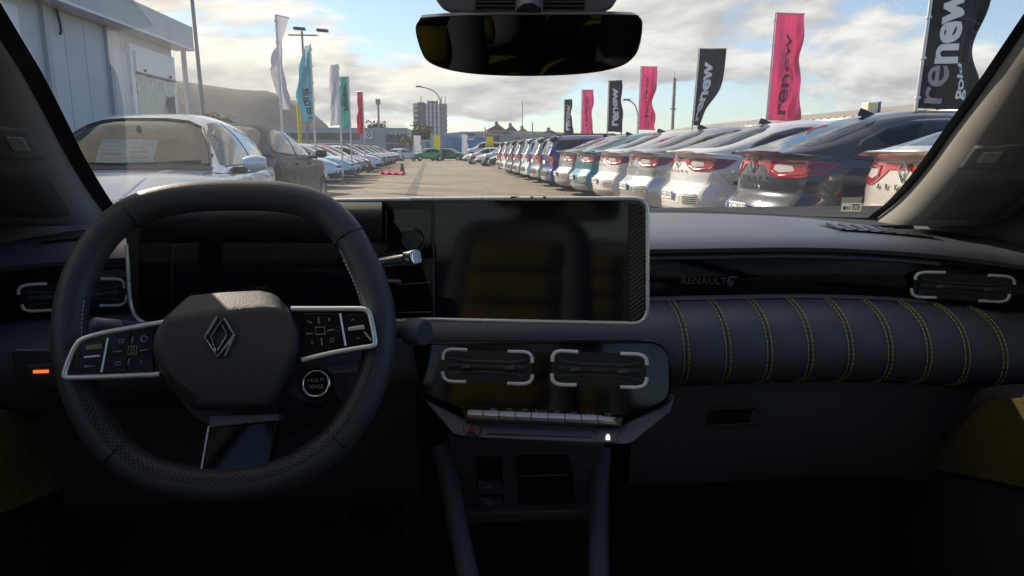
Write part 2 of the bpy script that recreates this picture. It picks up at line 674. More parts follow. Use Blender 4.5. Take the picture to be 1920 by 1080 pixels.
# ---- dashboard: one profile run across the car, dipping at the passenger door
def droop(X):
    a = max(0, min(X, .84) - .45) / .38
    b = max(0, -.35 - X) / .2
    return -0.030 * a * a - .012 * b * b
XL, XR = -.60, .90
def ybase(X):
    s = (X - CX) / .69
    return 1.335 - .10 * s * s
def dash_rows(profile, x0, x1, n, scal=None):
    rws = []
    for i in range(n + 1):
        X = x0 + (x1 - x0) * i / n
        back = -.10 * max(0, (abs(X - CX) - .50) / .19) ** 2 * 0
        rws.append([V((X, y + back - (scal(X) if scal else 0), z + droop(X))) for y, z in profile(X)])
    return rws
pad = lambda X: [(ybase(X) + .03, 1.012), (ybase(X), 1.034), (1.22, 1.040), (1.10, 1.042), (1.0, 1.038), (.96, 1.032), (.938, 1.026), (.928, 1.019), (.930, 1.013), (.950, 1.010), (1.02, 1.0)]
dash = MB().grid(dash_rows(pad, XL, XR, 48)).build('dashboard', PAD, car, smooth=50)
gap = lambda X: [(.962, 1.015), (.960, 1.004), (.958, .99)]
MB().grid(dash_rows(gap, XL, XR, 24)).build('shadow_gap', FRIT, dash)
lip = lambda X: [(.965, 1.0095), (.936, 1.0085), (.932, 1.0060), (.934, 1.0035), (.965, 1.003)]
MB().grid(dash_rows(lip, .21, .72, 24)).build('trim_lip', mat('lip_satin', (0.20, 0.21, 0.23), 0.35, spec=.8), dash, smooth=50)
strip = lambda X: [(.96, 1.004), (.940, 1.0035), (.939, 1.000), (.936, .975), (.935, .955), (.937, .951), (.96, .950)]
MB().grid(dash_rows(strip, XL, XR, 40)).build('trim_strip', GLO, dash, smooth=50)
ledge = lambda X: [(.955, .9515), (.926, .9520), (.922, .9490), (.926, .9465), (.955, .946)]
MB().grid(dash_rows(ledge, .21, .70, 24)).build('trim_ledge', mat('ledge_satin', (0.11, 0.115, 0.125), 0.4), dash, smooth=50)
SEAMX = [.318 + k * .0560 for k in range(9)]
def scal(X):
    """quilting: the padding is pulled in along each seam"""
    d = min(abs(X - s) for s in SEAMX)
    if X < .27:
        d = .03
    return .0026 * (1 - math.exp(-(d / .010) ** 2)) - .0026
RP_ = [(.955, .9470), (.925, .9475), (.905, .9450), (.885, .9380), (.868, .9270), (.856, .9120), (.849, .8950), (.8475, .8780), (.852, .8620), (.863, .8500), (.880, .8430), (.91, .8410)]
rollp = lambda X: RP_
# finer columns near the seams
xs = sorted(set([XL + (XR - XL) * i / 40 for i in range(41)] + [s + d for s in SEAMX for d in (-.020, -.012, -.007, -.003, 0, .003, .007, .012, .020)]))
xs = [x for x in xs if x <= XR]
rws = [[V((X, y - scal(X), z + droop(X))) for y, z in [tuple(p) for p in [(q.x, q.y) for q in catmull([V((a, b, 0)) for a, b in RP_], 3)]]] for X in xs]
roll = MB().grid(rws).build('padded_roll', ROLL, dash, smooth=60)
PROF = [(q.x, q.y) for q in catmull([V((a, b, 0)) for a, b in RP_], 12)]
for s in SEAMX:
    b = MB()
    pts = [V((0, y, z)) for y, z in PROF if z > .842]
    # walk the profile by length
    acc, k = 0.0, 0
    for side in (-.0031, .0031):
        dist = 0.0
        nextd = .004
        for a, c in zip(pts[8:], pts[9:]):
            d = (c - a).length
            dist += d
            if dist >= nextd:
                t = (c - a).normalized()
                nrm = V((0, -t.z, t.y))
                if nrm.y > 0:
                    nrm = -nrm
                o = c + nrm * .0016 + V((s + side, -scal(s + side), droop(s)))
                b.tube([o - t * .0022, o - t * .0012 + nrm * .0005, o + t * .0012 + nrm * .0005, o + t * .0022], .00062, 5)
                nextd = dist + .0056
    b.build('stitching', STI, dash, smooth=60)
    g = MB()
    g.tube([c + V((s, .0004 - scal(s), droop(s))) for c in pts[6:]], .0007, 5)
    g.build('seam', FRIT, dash)
# glovebox below the roll
glove = lambda X: [(.90, .8425), (.892, .8400), (.889, .8360), (.893, .76), (.900, .70), (.912, .682), (.95, .672), (1.10, .66)]
MB().grid(dash_rows(glove, .262, XR, 20)).build('glovebox', SOFT, dash, smooth=40)
gp = Plane(V((.3, .889, .836)), V((.6, .889, .836)), V((.3, .900, .70)))
hb = MB()
hp = [gp.at(*q, .0045) for q in ((1334, 766), (1412, 763), (1440, 792), (1327, 797))]
hb.prism(hp, -gp.n * .0004).build('glovebox_handle', FRIT, dash)
hl = MB()
hl.tube([gp.at(1336, 767, .0055), gp.at(1410, 764, .0055)], .0014, 6)
hl.tube([gp.at(1325, 798, .0055), gp.at(1441, 793, .0055)], .0012, 6)
hl.prism([gp.at(*q, .0055) for q in ((1408, 776), (1413, 766), (1440, 792), (1404, 793))], gp.n * .001)
hl.build('handle_lip', SOFT, dash)
sg = [V((.262 + (XR - .262) * i / 20, .8905, .8385 + droop(.262 + (XR - .262) * i / 20))) for i in range(21)]
MB().tube(sg, .0015, 6).build('glovebox_gap', FRIT, dash)
# driver's knee panel
knee = lambda X: [(.91, .8420), (.900, .8400), (.905, .78), (.93, .70), (.98, .64), (1.1, .60)]
MB().grid(dash_rows(knee, -.50, -.03, 16)).build('knee_panel', SOFT, dash, smooth=40)
# lettering on the strip
sp = Plane(V((.3, .9375, .990)), V((.6, .9375, .990)), V((.3, .9355, .960)))
a, b_ = sp.at(1277, 526, .0012), sp.at(1362, 528, .0012)
tx = text_at((a + b_) / 2, b_ - a, V((0, .05, 1)), 'RENAULT', .0142, .0001, spacing=1.08)
wd = (b_ - a).length
w0 = max(p.x for p in text_geo('RENAULT', .0142, .0001, spacing=1.08)[0]) * 2
tx.v = [(a + b_) / 2 + (p - (a + b_) / 2) * (wd / w0) for p in tx.v]
tx.build('lettering', ICOND, dash)
l5 = MB()
for poly in (((1361, 529), (1368, 518), (1383, 518), (1381, 521.5), (1370, 521.5), (1367, 526), (1378, 526), (1371, 537), (1367, 537), (1372, 529)),):
    l5.prism([sp.at(x, y, .0013) for x, y in poly], sp.n * .0003)
for k in range(2):
    l5.prism([sp.at(x + 4 + 4 * k, y + 1.2, .0013) for x, y in ((1358, 536), (1360, 536), (1366, 527), (1364, 527))], sp.n * .0003)
l5.build('lettering', ICOND, dash)
# demister grilles at both ends of the pad
for (x0, x1, ya, yb) in ((.60, .765, 1.00, 1.055), (-.525, -.36, 1.00, 1.055)):
    g = MB()
    n = 8
    for k in range(n):
        X = x0 + (x1 - x0) * (k + .5) / n
        z = 1.040 + droop(X)
        g.prism([V((X - .007, ya, z + .0005)), V((X + .001, ya, z + .0005)), V((X + .008, yb, z + .0035)), V((X, yb, z + .0035))], V((0, 0, .0012)))
    gr = MB().grid([[V((x0 + (x1 - x0) * i / 6, ya - .004, 1.0385 + droop(x0 + (x1 - x0) * i / 6) + .0016)), V((x0 + (x1 - x0) * i / 6, yb + .004, 1.0415 + droop(x0 + (x1 - x0) * i / 6) + .0016))] for i in range(7)]).build('demister_slot', FRIT, dash)
    g.build('demister_fins', FRIT, dash)
chip = MB()
for px in (1788, 1797, 1803, 1811):
    p = pZ(px, 467, 1.02 + droop(.76))
    chip.box(p + V((-.003, -.002, -.004)), p + V((.002, .002, .002)))
chip.build('sensor_lens', CREAM, dash)

# ---- air vents
def vent(name, corners, plane, depth=.03, m=CREAM, rad=.0021):
    """corners: four 3-point pixel lists TL TR BR BL, each a little L of trim"""
    tl, tr, br, bl = corners
    c = MB().prism([plane.at(*q, .0016) for q in (tl[1], tr[1], br[1], bl[1])], plane.n * .0006).build(name, FRIT, car)
    for q in corners:
        p = [plane.at(*z, .004) for z in q]
        r = .42
        path = [p[0], p[1] + (p[0] - p[1]) * r]
        a, bb, d = p[1] + (p[0] - p[1]) * r, p[1], p[1] + (p[2] - p[1]) * (.75)
        for k in range(1, 7):
            t = k / 6
            path.append(a * (1 - t) ** 2 + bb * 2 * t * (1 - t) + d * t * t)
        path.append(p[2])
        MB().tube(path, rad, 8, up=plane.n).build('trim_corner', m, c, smooth=60)
    # horizontal slats, bowed in the middle, and a tab
    TL, TR, BR, BL = [plane.at(*q[1], .0045) for q in corners]
    for f in (.30, .52, .74):
        L0, R0 = TL.lerp(BL, f), TR.lerp(BR, f)
        mid = (f - .52) * .25
        b = MB()
        pts = [L0.lerp(R0, .06), L0.lerp(R0, .24), L0.lerp(R0, .76), L0.lerp(R0, .94)]
        dn = (BL - TL) * mid
        pts[1] -= dn
        pts[2] -= dn
        pts[0] += dn * .6
        pts[3] += dn * .6
        b.tube(pts, .0022 if f != .52 else .0035, 6, up=plane.n, ry=.0014)
        b.build('slat', mat('vent_slat', (0.035, 0.037, 0.042), 0.45), c, smooth=40)
    for s in (.25, .75):
        b = MB()
        o = TL.lerp(TR, s).lerp(BL.lerp(BR, s), .52)
        r_, u_ = (TR - TL).normalized(), (TL - BL).normalized()
        b.prism([o - r_ * .006 - u_ * .003, o + r_ * .006 - u_ * .001, o + r_ * .005 + u_ * .003, o - r_ * .004 + u_ * .001], plane.n * .006)
        b.build('vent_tab', mat('vent_tab_grey', (0.08, 0.085, 0.095), 0.35), c, bevel=.0008)
    return c
VP = Plane(V((.6, .932, 1.0)), V((.8, .932, 1.0)), V((.6, .930, .95)))
vent('air_vent', [[(1772, 511), (1718, 510), (1716, 524)], [(1854, 516), (1901, 519), (1902, 533)], [(1836, 564), (1890, 567), (1893, 551)], [(1755, 558), (1710, 557), (1709, 541)]], VP, rad=.0022)
vent('air_vent', [[(87, 532), (34, 535), (35, 552)], [(190, 523), (234, 523), (233, 540)], [(188, 573), (238, 573), (237, 554)], [(102, 581), (45, 585), (41, 571)]], VP, rad=.0020)

# ---- screens: driver display and centre screen in one silver frame
CS = Plane(pY(813, 372, .845), pY(813, 600, .835), pY(1215, 600, .785))
CL = Plane(pY(813, 372, .850), pY(813, 600, .840), pY(243, 560, .905))
def frame_slab(name, poly, plane, depth, m, parent=car, off=0.0, **k):
    return MB().prism([plane.at(x, y, off) for x, y in poly], -plane.n * depth).build(name, m, parent, **k)
rpoly = [(813, 373)] + [(1190, 372.5), (1201, 375), (1209, 381), (1213, 390), (1214, 402), (1214, 575), (1213, 588), (1208, 598), (1200, 604), (1188, 606.5)] + [(813, 599)]
cs = frame_slab('center_screen', rpoly, CS, .022, GLO, bevel=.0)
frame_slab('screen', [(816, 381), (1175, 380), (1175, 602), (816, 597)], CS, .0008, SCR, cs, off=.0012)
gr = MB()
for k in range(26):
    y0 = 385 + k * 8.2
    gr.tube([CS.at(1180, y0 + 14, .0016), CS.at(1194, y0 + 4, .0016), CS.at(1208, y0 - 7 if y0 > 396 else y0, .0016)], .0011, 5)
gr.build('side_grille', mat('grille_rib', (0.055, 0.05, 0.05), 0.4), cs)
frame_slab('side_grille_plate', [(1178, 382), (1198, 382), (1208, 392), (1208, 588), (1199, 599), (1178, 601)], CS, .0006, FRIT, cs, off=.0010)
lpoly = [(813, 599), (760, 601), (600, 608), (300, 612), (272, 607), (254, 594), (246, 576), (238, 470), (236, 430), (240, 404), (252, 385), (272, 377), (813, 373)]
cl = frame_slab('instrument_display', lpoly, CL, .025, SCRF)
frame_slab('screen', smooth_poly([(326, 459), (694, 453), (700, 590), (322, 595)], .06), CL, .0008, SCR, cl, off=.0016)
frame_slab('gloss_panel', [(722, 393), (809, 392), (809, 594), (722, 596)], CL, .0008, GLO, cl, off=.0014)
frame_slab('gloss_panel', [(256, 400), (318, 396), (318, 592), (262, 590)], CL, .0008, GLO, cl, off=.0014)
# visor lip above the driver display
vl = MB()
rr = []
for k in range(13):
    x = 262 + (716 - 262) * k / 12
    rr.append([CL.at(x, 377, .002), CL.at(x, 392, .030), CL.at(x, 412, .034), CL.at(x, 447, .020), CL.at(x, 456, .003)])
vl.grid(rr).build('visor_lip', mat('visor_plastic', (0.020, 0.021, 0.024), 0.6), cl, smooth=60)
# silver frame
pth = [CL.at(237, 458, .001), CL.at(240, 500, .001), CL.at(243, 555, .001), CL.at(248, 580, .001), CL.at(256, 595, .001), CL.at(272, 606, .001), CL.at(310, 611, .001), CL.at(560, 608, .001), CL.at(770, 600.5, .001)]
rim_r = .0026
MB().tube(catmull(pth, 4), rim_r, 8).build('frame_trim', SAT, cl, smooth=60)
pth = [CS.at(x, y, .001) for x, y in ([(770, 600)] + rpoly[::-1][:-1] + [(770, 373)])]
MB().tube(pth, rim_r, 8).build('frame_trim', SAT, cs, smooth=60)
MB().tube([CL.at(815, 373.2, .001), CL.at(560, 377, .001)], rim_r, 8).build('frame_trim', SAT, cl, smooth=60)
tp = MB()
for (x0, x1) in ((957, 974), (994, 999), (1018, 1023)):
    tp.box(CS.at(x0, 371.5, .0) + V((0, -.004, 0)), CS.at(x1, 370.0, .0) + V((0, .004, .001)))
tp.build('frame_slots', FRIT, cs)
# power button, seams and selector behind it
pb = CL.at(773, 449, .0024)
kb = MB().lathe([(.0135, .0), (.0135, .004), (.0120, .0055), (0, .0055)], pb, CL.n, 28)
kb.build('power_button', mat('button_black', (0.012, 0.012, 0.014), 0.35), cl, smooth=40)
rx = (CL.at(800, 449) - CL.at(740, 449)).normalized()
ux = CL.n.cross(rx)
ux = -ux if ux.z < 0 else ux
text_at(pb + CL.n * .0062 + ux * .0035, rx, ux, 'POWER', .0045).build('lettering', ICOND, cl)
MB().tube([pb + CL.n * .0062 - ux * .0035 + (rx * math.cos(a) + ux * math.sin(a)) * .0022 for a in [k * math.pi / 6 for k in range(12)]], .0003, 4, closed=True).build('power_icon', ICOND, cl)
MB().tube([pb + (rx * math.cos(a) + ux * math.sin(a)) * .0150 + CL.n * .002 for a in [math.radians(-75 + 9 * k) for k in range(9)]], .0016, 6).build('button_trim', CHR, cl, smooth=60)
sm = MB()
sm.tube([CL.at(748, 534, .0024), CL.at(808, 529, .0024)], .0006, 4)
sm.tube([CL.at(748, 586, .0024), CL.at(809, 585, .0024)], .0006, 4)
sm.tube([CS.at(813.5, 382, .001), CS.at(813.5, 597, .001)], .0007, 4)
sm.tube([CL.at(724, 396, .0024), CL.at(724, 470, .0024)], .0006, 4)
sm.build('panel_edge', mat('edge_grey', (0.09, 0.095, 0.1), 0.4), cl)
# chrome drive selector stalk
gs = MB()
ga, gb = pY(680, 495, .845), pY(764, 484, .800)
gsel = MB().tube([ga, ga.lerp(gb, .4), ga.lerp(gb, .8), gb], .0078, 12).build('drive_selector', CHR, car, smooth=60)
tb = MB()
d = (gb - ga).normalized()
u = V((0, 0, 1))
u = (u - d * u.dot(d)).normalized()
w = d.cross(u)
tb.prism([gb + u * a_ * .0088 + w * c_ * .0088 for a_, c_ in smooth_poly([(1, 1), (-1, 1), (-1, -1), (1, -1)], .3, 3)], d * .0145)
tb.build('selector_tip', CHR, gsel, bevel=.0022, bseg=3)
# wiper stalk (right) and light stalk (left)
st_a, st_b = pY(690, 612, .80), pY(797, 624, .745)
wsx = MB().tube([st_a, st_a.lerp(st_b, .5), st_a.lerp(st_b, .72)], .0092, 14).build('wiper_stalk', SOFT, car, smooth=60)
MB().tube([st_a.lerp(st_b, .72), st_a.lerp(st_b, .74), st_a.lerp(st_b, .97), st_b], lambda t: .0100 if t < .1 else (.0148 if t < .95 else .0128), 18).build('stalk_knob', SOFT, wsx, smooth=50)
ls_a, ls_b = pY(172, 609, .79), pY(262, 617, .83)
lsx = MB().tube([ls_a, ls_a.lerp(ls_b, .05), ls_a.lerp(ls_b, .55)], lambda t: .0062 if t < .02 else .0085, 14).build('light_stalk', mat('stalk_grey', (0.20, 0.205, 0.22), 0.4), car, smooth=60)
MB().tube([ls_a.lerp(ls_b, .57), ls_a.lerp(ls_b, 1.3)], .0082, 14).build('stalk_ring', SOFT, lsx, smooth=60)

# ---- centre stack: gloss vent panel, key row, lower switch panel
SK = Plane(pY(790, 640, .825), pY(1258, 640, .772), pY(1000, 765, .785))
stack = frame_slab('center_stack', [(770, 641), (1000, 639), (1212, 637), (1228, 639), (1242, 645), (1252, 655), (1258, 668), (1260, 690), (1260, 728), (1257, 743), (1248, 755), (1232, 764), (1172, 786), (866, 771), (790, 742)], SK, .05, GLO, bevel=.004, bseg=3)
vent('air_vent', [[(876, 656), (831, 654), (830, 674)], [(952, 659), (998, 660), (998, 680)], [(951, 719), (997, 720), (998, 702)], [(874, 716), (831, 715), (830, 696)]], SK, rad=.0021)
vent('air_vent', [[(1084, 660), (1036, 657), (1036, 678)], [(1163, 663), (1212, 665), (1213, 684)], [(1163, 726), (1211, 727), (1213, 707)], [(1081, 722), (1035, 721), (1035, 700)]], SK, rad=.0023)
KX = [876, 905, 935, 966, 996, 1027, 1059, 1090, 1121, 1166]
kt = lambda x: 770.5 + (x - 876) * .0425
keyrow = MB().prism([SK.at(868, 769, .006), SK.at(1168, 782, .006), SK.at(1164, 800, .006), SK.at(872, 789, .006)], -SK.n * .02).build('climate_key_row', FRIT, car)
KM = mat('key_satin', (0.78, 0.78, 0.77), 0.30, metal=.2, rvar=.06, vscale=60)
for i in range(9):
    x0, x1 = KX[i] + .7, KX[i + 1] - .7
    y0, y1 = kt(x0), kt(x1)
    A = [SK.at(x0, y0, .011), SK.at(x1, y1, .011), SK.at(x1, y1 + 7, .0165), SK.at(x0, y0 + 6.5, .0165), ]
    B = [SK.at(x1, y1 + 14, .011), SK.at(x0, y0 + 12.5, .011)]
    b = MB()
    if i == 8:
        A[1] = SK.at(x1 - 8, y1 + 1.5, .011)
        A[2] = SK.at(x1 - 14, y1 + 7, .0165)
        B[0] = SK.at(x1 - 6, y1 + 14, .011)
    ring = A + B
    back = [p - SK.n * .012 for p in (A[0], A[1], B[0], B[1])]
    vs = ring + back
    b.add(vs, [(0, 1, 2, 3), (3, 2, 4, 5), (0, 6, 7, 1), (5, 4, 8, 9), (0, 3, 5, 9, 6), (1, 7, 8, 4, 2), (6, 9, 8, 7)])
    b.build('climate_key', KM, keyrow, bevel=.0006)
MB().prism([SK.at(1150, 786, .0166), SK.at(1168, 783, .010), SK.at(1161, 800, .010)], -SK.n * .01).build('key_row_end', CHR, keyrow)
for t, x in (('AUTO', 1014), ('A/C', 1075), ('OFF', 1140)):
    o = SK.at(x, 772 + (x - 1014) * .045, .0012)
    r_ = (SK.at(x + 20, 772.9) - SK.at(x, 772)).normalized()
    u_ = SK.n.cross(r_)
    u_ = -u_ if u_.z < 0 else u_
    text_at(o, r_, u_, t, .0052).build('lettering', ICON, keyrow)
def strokes(b, plane, pts, off=.0014, r=.0005, closed=False):
    b.tube([plane.at(x, y, off) for x, y in pts], r, 4, closed=closed)
def kicon(pts, closed=False):
    b = MB()
    strokes(b, SK, pts, closed=closed)
    b.build('key_icon', ICON, keyrow)
kicon( [(978, 768), (990, 768.5), (990, 774.5), (978, 774)], closed=True)
for k in range(4):
    kicon( [(920 + 3 * k, 765.5), (921 + 3 * k, 768), (920 + 3 * k, 771)])
kicon( [(949, 768), (954, 766), (960, 768), (957, 772), (952, 772)], closed=True)
kicon( [(1039, 776), (1041, 772), (1049, 772), (1050, 777)], closed=True)
kicon( [(1101, 774), (1107, 779), (1112, 775)])
kicon( [(1103, 779), (1111, 780)])
LK = Plane(SK.at(868, 790, .004), SK.at(1168, 802, .004), SK.at(1000, 832, .022))
low = MB()
lpts = [(786, 742), (868, 785), (1164, 799), (1250, 757), (1264, 700), (1266, 745), (1258, 770), (1190, 828), (1178, 834), (880, 821), (852, 815)]
lo_poly = [SK.at(789, 744, -.006), SK.at(870, 788, .002), SK.at(1166, 801, .002), SK.at(1256, 756, -.006), SK.at(1266, 742, -.012), SK.at(1259, 772, -.004), LK.at(1190, 828), LK.at(1176, 834), LK.at(880, 821), LK.at(850, 815)]
SWM = mat('switch_panel', (0.080, 0.086, 0.100), 0.5, spec=.5, bump=.2, bscale=700)
low.prism(lo_poly, V((0, .05, -.004)))
swp = low.build('switch_panel', SWM, car, bevel=.003, bseg=2)
lk2 = [LK.at(868, 797, .001), LK.at(902, 798, .001), LK.at(899, 817, .001), LK.at(871, 816, .001)]
MB().prism(lk2, LK.n * .0012).build('hazard_button', mat('hazard_base', (0.06, 0.04, 0.045), 0.5), swp, bevel=.0008)
tri = [LK.at(884, 798.5, .003), LK.at(892, 812, .003), LK.at(876, 811.5, .003)]
MB().tube(tri, .0008, 5, closed=True).build('hazard_icon', mat('hazard_red', (0.40, 0.03, 0.05), 0.5), swp)
MB().tube([p.lerp((tri[0] + tri[1] + tri[2]) / 3, .5) for p in tri], .0006, 5, closed=True).build('hazard_icon', MATS['hazard_red'], swp)
MB().prism([LK.at(1121, 806, .001), LK.at(1160, 807.5, .001), LK.at(1154, 830, .001), LK.at(1120, 829, .001)], LK.n * .0010).build('lock_button', SWM, swp, bevel=.0008)
lkm = mat('lock_lit', (0.8, 0.8, 0.8), 0.5, emit=(1, 1, 1), es=.75)
lb = MB()
lb.prism([LK.at(1136, 818.5, .003), LK.at(1143.5, 819, .003), LK.at(1143.5, 825, .003), LK.at(1136, 824.5, .003)], LK.n * .0005)
lb.tube([LK.at(1137.6, 819, .003), LK.at(1137.6, 816, .003), LK.at(1139.8, 814.6, .003), LK.at(1142, 816, .003), LK.at(1142, 819, .003)], .0006, 5)
lb.build('lock_icon', lkm, swp)
gl = MB()
gl.tube([LK.at(913, 812, .001), LK.at(1108, 820, .001)], .0008, 5)
gl.build('panel_groove', DARKP, swp)
# leatherette between screen and stack comes from the padded roll; console below the stack
KP = Plane(pY(860, 840, .845), pY(1120, 840, .822), pY(980, 970, .865))
con = frame_slab('center_console', [(838, 822), (1135, 834), (1128, 900), (1112, 972), (866, 984), (850, 900)], KP, .05, SOFT, bevel=.004)
frame_slab('tray_recess', smooth_poly([(966, 851), (1068, 851), (1080, 951), (972, 951)], .15), KP, .0004, FRIT, con, off=.0008)
tr_ = MB()
tr_.tube([KP.at(962, 856, .001), KP.at(972, 850, .001), KP.at(1062, 850, .001), KP.at(1074, 858, .001), KP.at(1084, 950, .001)], .0014, 6)
tr_.tube([KP.at(972, 893, .001), KP.at(1066, 890, .001)], .0012, 6)
tr_.build('tray_lip', SWM, con)
frame_slab('switch_block', smooth_poly([(893, 856), (942, 857), (944, 954), (896, 955)], .06), KP, .0006, GLO, con, off=.0014)
for (y0, y1) in ((902, 927), (932, 953)):
    frame_slab('console_switch', [(896, y0), (941, y0), (942, y1), (897, y1)], KP, .0006, SOFT, con, off=.0024, bevel=.0005)
for k, cy in enumerate((913, 943)):
    b = MB()
    strokes(b, KP, [(918 + 4 * math.cos(a), cy + 4 * math.sin(a)) for a in [j * math.pi / 5 for j in range(10)]], .0028, .0004, True)
    for s in (-1, 1):
        strokes(b, KP, [(918 + s * 5, cy - 3.5), (918 + s * 6.6, cy), (918 + s * 5, cy + 3.5)], .0028, .0004)
    strokes(b, KP, [(917, cy + 2), (917, cy - 2), (919.5, cy - 1.5), (917, cy + .3)], .0028, .0004)
    b.build('switch_icon', ICON, con)
frame_slab('console_shelf', [(868, 963), (1108, 957), (1108, 974), (868, 982)], KP, .02, SWM, con, off=.014, bevel=.002)
for path in ([(826, 834, .86), (842, 900, .84), (858, 985, .80), (882, 1100, .73)], [(1128, 838, .84), (1124, 900, .83), (1122, 985, .80), (1124, 1100, .74)]):
    MB().tube(catmull([pY(*q) for q in path], 6), .0125, 10).build('console_rail', SOFT, con, smooth=60)
MB().box((.0, .1, .18), (.21, .80, .50)).build('tunnel', DARKP, con, bevel=.02, bseg=3)
MB().box((.06, .42, .50), (.16, .60, .515)).build('cup_tray', SWM, con, bevel=.005)

# ---- steering wheel
WP_C = pY(425, 640, .735)
tl_ = math.radians(23)
wn_ = V((0, -math.cos(tl_), math.sin(tl_)))
WPL = Plane(WP_C, WP_C + V((1, 0, 0)), WP_C + V((0, math.sin(tl_), math.cos(tl_))))
RIMPX = [(440, 366), (530, 370), (596, 388), (645, 430), (680, 492), (704, 552), (713, 610), (708, 672), (690, 732), (656, 795), (605, 849), (530, 890), (440, 909), (350, 906), (270, 884), (208, 836), (165, 770), (140, 700), (130, 630), (137, 560), (160, 495), (202, 433), (262, 391), (345, 371)]
whl_root = MB()
RC = catmull([WPL.at(x, y) for x, y in RIMPX], 8, closed=True)
def rim_tube(idx, ra, rb, seg=20, closed=False, a0=0, a1=360, off=0.0):
    rings = []
    n = len(RC)
    cen = sum(RC, V((0, 0, 0))) / n
    for i in idx:
        p = RC[i % n]
        t = (RC[(i + 1) % n] - RC[(i - 1) % n]).normalized()
        w = t.cross(WPL.n).normalized()
        if w.dot(p - cen) < 0:
            w = -w
        rings.append([p + w * (ra * math.cos(math.radians(a0 + (a1 - a0) * k / (seg if a1 - a0 == 360 else seg - 1)))) + WPL.n * (rb * math.sin(math.radians(a0 + (a1 - a0) * k / (seg if a1 - a0 == 360 else seg - 1)))) for k in range(seg)])
    return rings
N = len(RC)
wheel = MB().loft(rim_tube(range(N), .0168, .0150, 22), loop=True).build('steering_wheel', LEA, car, smooth=80)
# perforated grip leather, proud of the rim on its cabin side
PERF = bpy.data.materials.new('perforated_leather')
PERF.use_nodes = True
pn, pl_ = PERF.node_tree.nodes, PERF.node_tree.links.new
pb_ = pn['Principled BSDF']
uvn = pn.new('ShaderNodeUVMap')
chk = pn.new('ShaderNodeTexVoronoi')
chk.inputs['Scale'].default_value = 1.0
chk.inputs['Randomness'].default_value = 0.0
pl_(uvn.outputs[0], chk.inputs['Vector'])
rmp = pn.new('ShaderNodeMapRange')
rmp.inputs[1].default_value = .26
rmp.inputs[2].default_value = .36
pl_(chk.outputs['Distance'], rmp.inputs[0])
mxp = pn.new('ShaderNodeMix')
mxp.data_type = 'RGBA'
mxp.inputs[6].default_value = (.004, .004, .004, 1)
mxp.inputs[7].default_value = (.040, .041, .045, 1)
pl_(rmp.outputs[0], mxp.inputs[0])
pl_(mxp.outputs[2], pb_.inputs['Base Color'])
pb_.inputs['Roughness'].default_value = .45
bpn = pn.new('ShaderNodeBump')
bpn.inputs['Strength'].default_value = .8
bpn.inputs['Distance'].default_value = .001
pl_(rmp.outputs[0], bpn.inputs['Height'])
pl_(bpn.outputs[0], pb_.inputs['Normal'])
def perf(i0, i1):
    idx = range(i0, i1 + 1)
    rg = rim_tube(idx, .0174, .0156, 12, a0=98, a1=215)
    b = MB().loft(rg, closed=False, caps=False)
    me = b.mesh('perforated_grip', 80)
    uv = me.uv_layers.new(name='UVMap')
    # uv from positions on the tube: along the rim and around it
    L_ = [0.0]
    for a, c in zip(idx, list(idx)[1:]):
        L_.append(L_[-1] + (RC[c % N] - RC[a % N]).length)
    lut = {}
    for ri, r in enumerate(rg):
        for k, p in enumerate(r):
            lut[(round(p.x, 4), round(p.y, 4), round(p.z, 4))] = (L_[ri] / .0040 + .5 * (k % 2) * 0, k / 11 * .036 / .0040)
    for lp in me.loops:
        p = me.vertices[lp.vertex_index].co
        u_, v_ = lut.get((round(p.x, 4), round(p.y, 4), round(p.z, 4)), (0, 0))
        uv.data[lp.index].uv = (u_ * .7071 - v_ * .7071, u_ * .7071 + v_ * .7071)
    me.materials.append(PERF)
    o = bpy.data.objects.new('perforated_grip', me)
    link(o, wheel)
perf(50, 142)
# rim seams and pale stitching
for k in (26, 174, 76, 118):
    p = rim_tube([k], .0172, .0154, 20)[0]
    MB().tube(p, .0008, 5, closed=True).build('rim_seam', FRIT, wheel)
sb = MB()
for i in range(30, 46):
    r = rim_tube([i], .0176, .0158, 24)[0]
    p = r[11]
    q = rim_tube([i + 1], .0176, .0158, 24)[0][11]
    sb.tube([p, p.lerp(q, .55)], .0006, 5)
sb.build('rim_stitching', STW, wheel)
sb = MB()
for i in range(134, 152):
    p = rim_tube([i], .0176, .0158, 24)[0][10]
    q = rim_tube([i + 1], .0176, .0158, 24)[0][10]
    sb.tube([p, p.lerp(q, .5)], .0005, 5)
sb.build('rim_stitching', STW, wheel)
def wp(x, y, h=0.0):
    return WPL.at(x, y, h)
def wps(x, y, h=0.0):
    return WPL.at(x, y, h + .011)
# hub: bevelled airbag cover
outl = [(355, 554), (420, 548), (485, 545), (516, 551), (547, 584), (563, 622), (563, 655), (552, 688), (516, 756), (498, 766), (430, 770), (364, 770), (349, 756), (310, 720), (292, 692), (282, 652), (286, 630), (310, 594)]
H0, H1 = .012, .036
base = [wp(x, y, -.010) for x, y in outl]
mid_ = [wp(424 + (x - 424) * 1.0, 655 + (y - 655) * 1.0, H0) for x, y in outl]
face = [(318, 596), (405, 582), (490, 574), (520, 575), (542, 590), (556, 624), (555, 652), (545, 676), (508, 748), (490, 757), (430, 760), (372, 760), (358, 748), (322, 712), (304, 688), (292, 652), (294, 632), (306, 604)]
HT = [H1 if 590 > y else H1 for x, y in face]
fc = []
for (x, y) in face:
    fc.append(wp(x, y, H1))
crease = 687
hub = MB()
n = len(outl)
hub.add(base + mid_ + fc, [(i, (i + 1) % n, n + (i + 1) % n, n + i) for i in range(n)] + [(n + i, n + (i + 1) % n, 2 * n + (i + 1) % n, 2 * n + i) for i in range(n)])
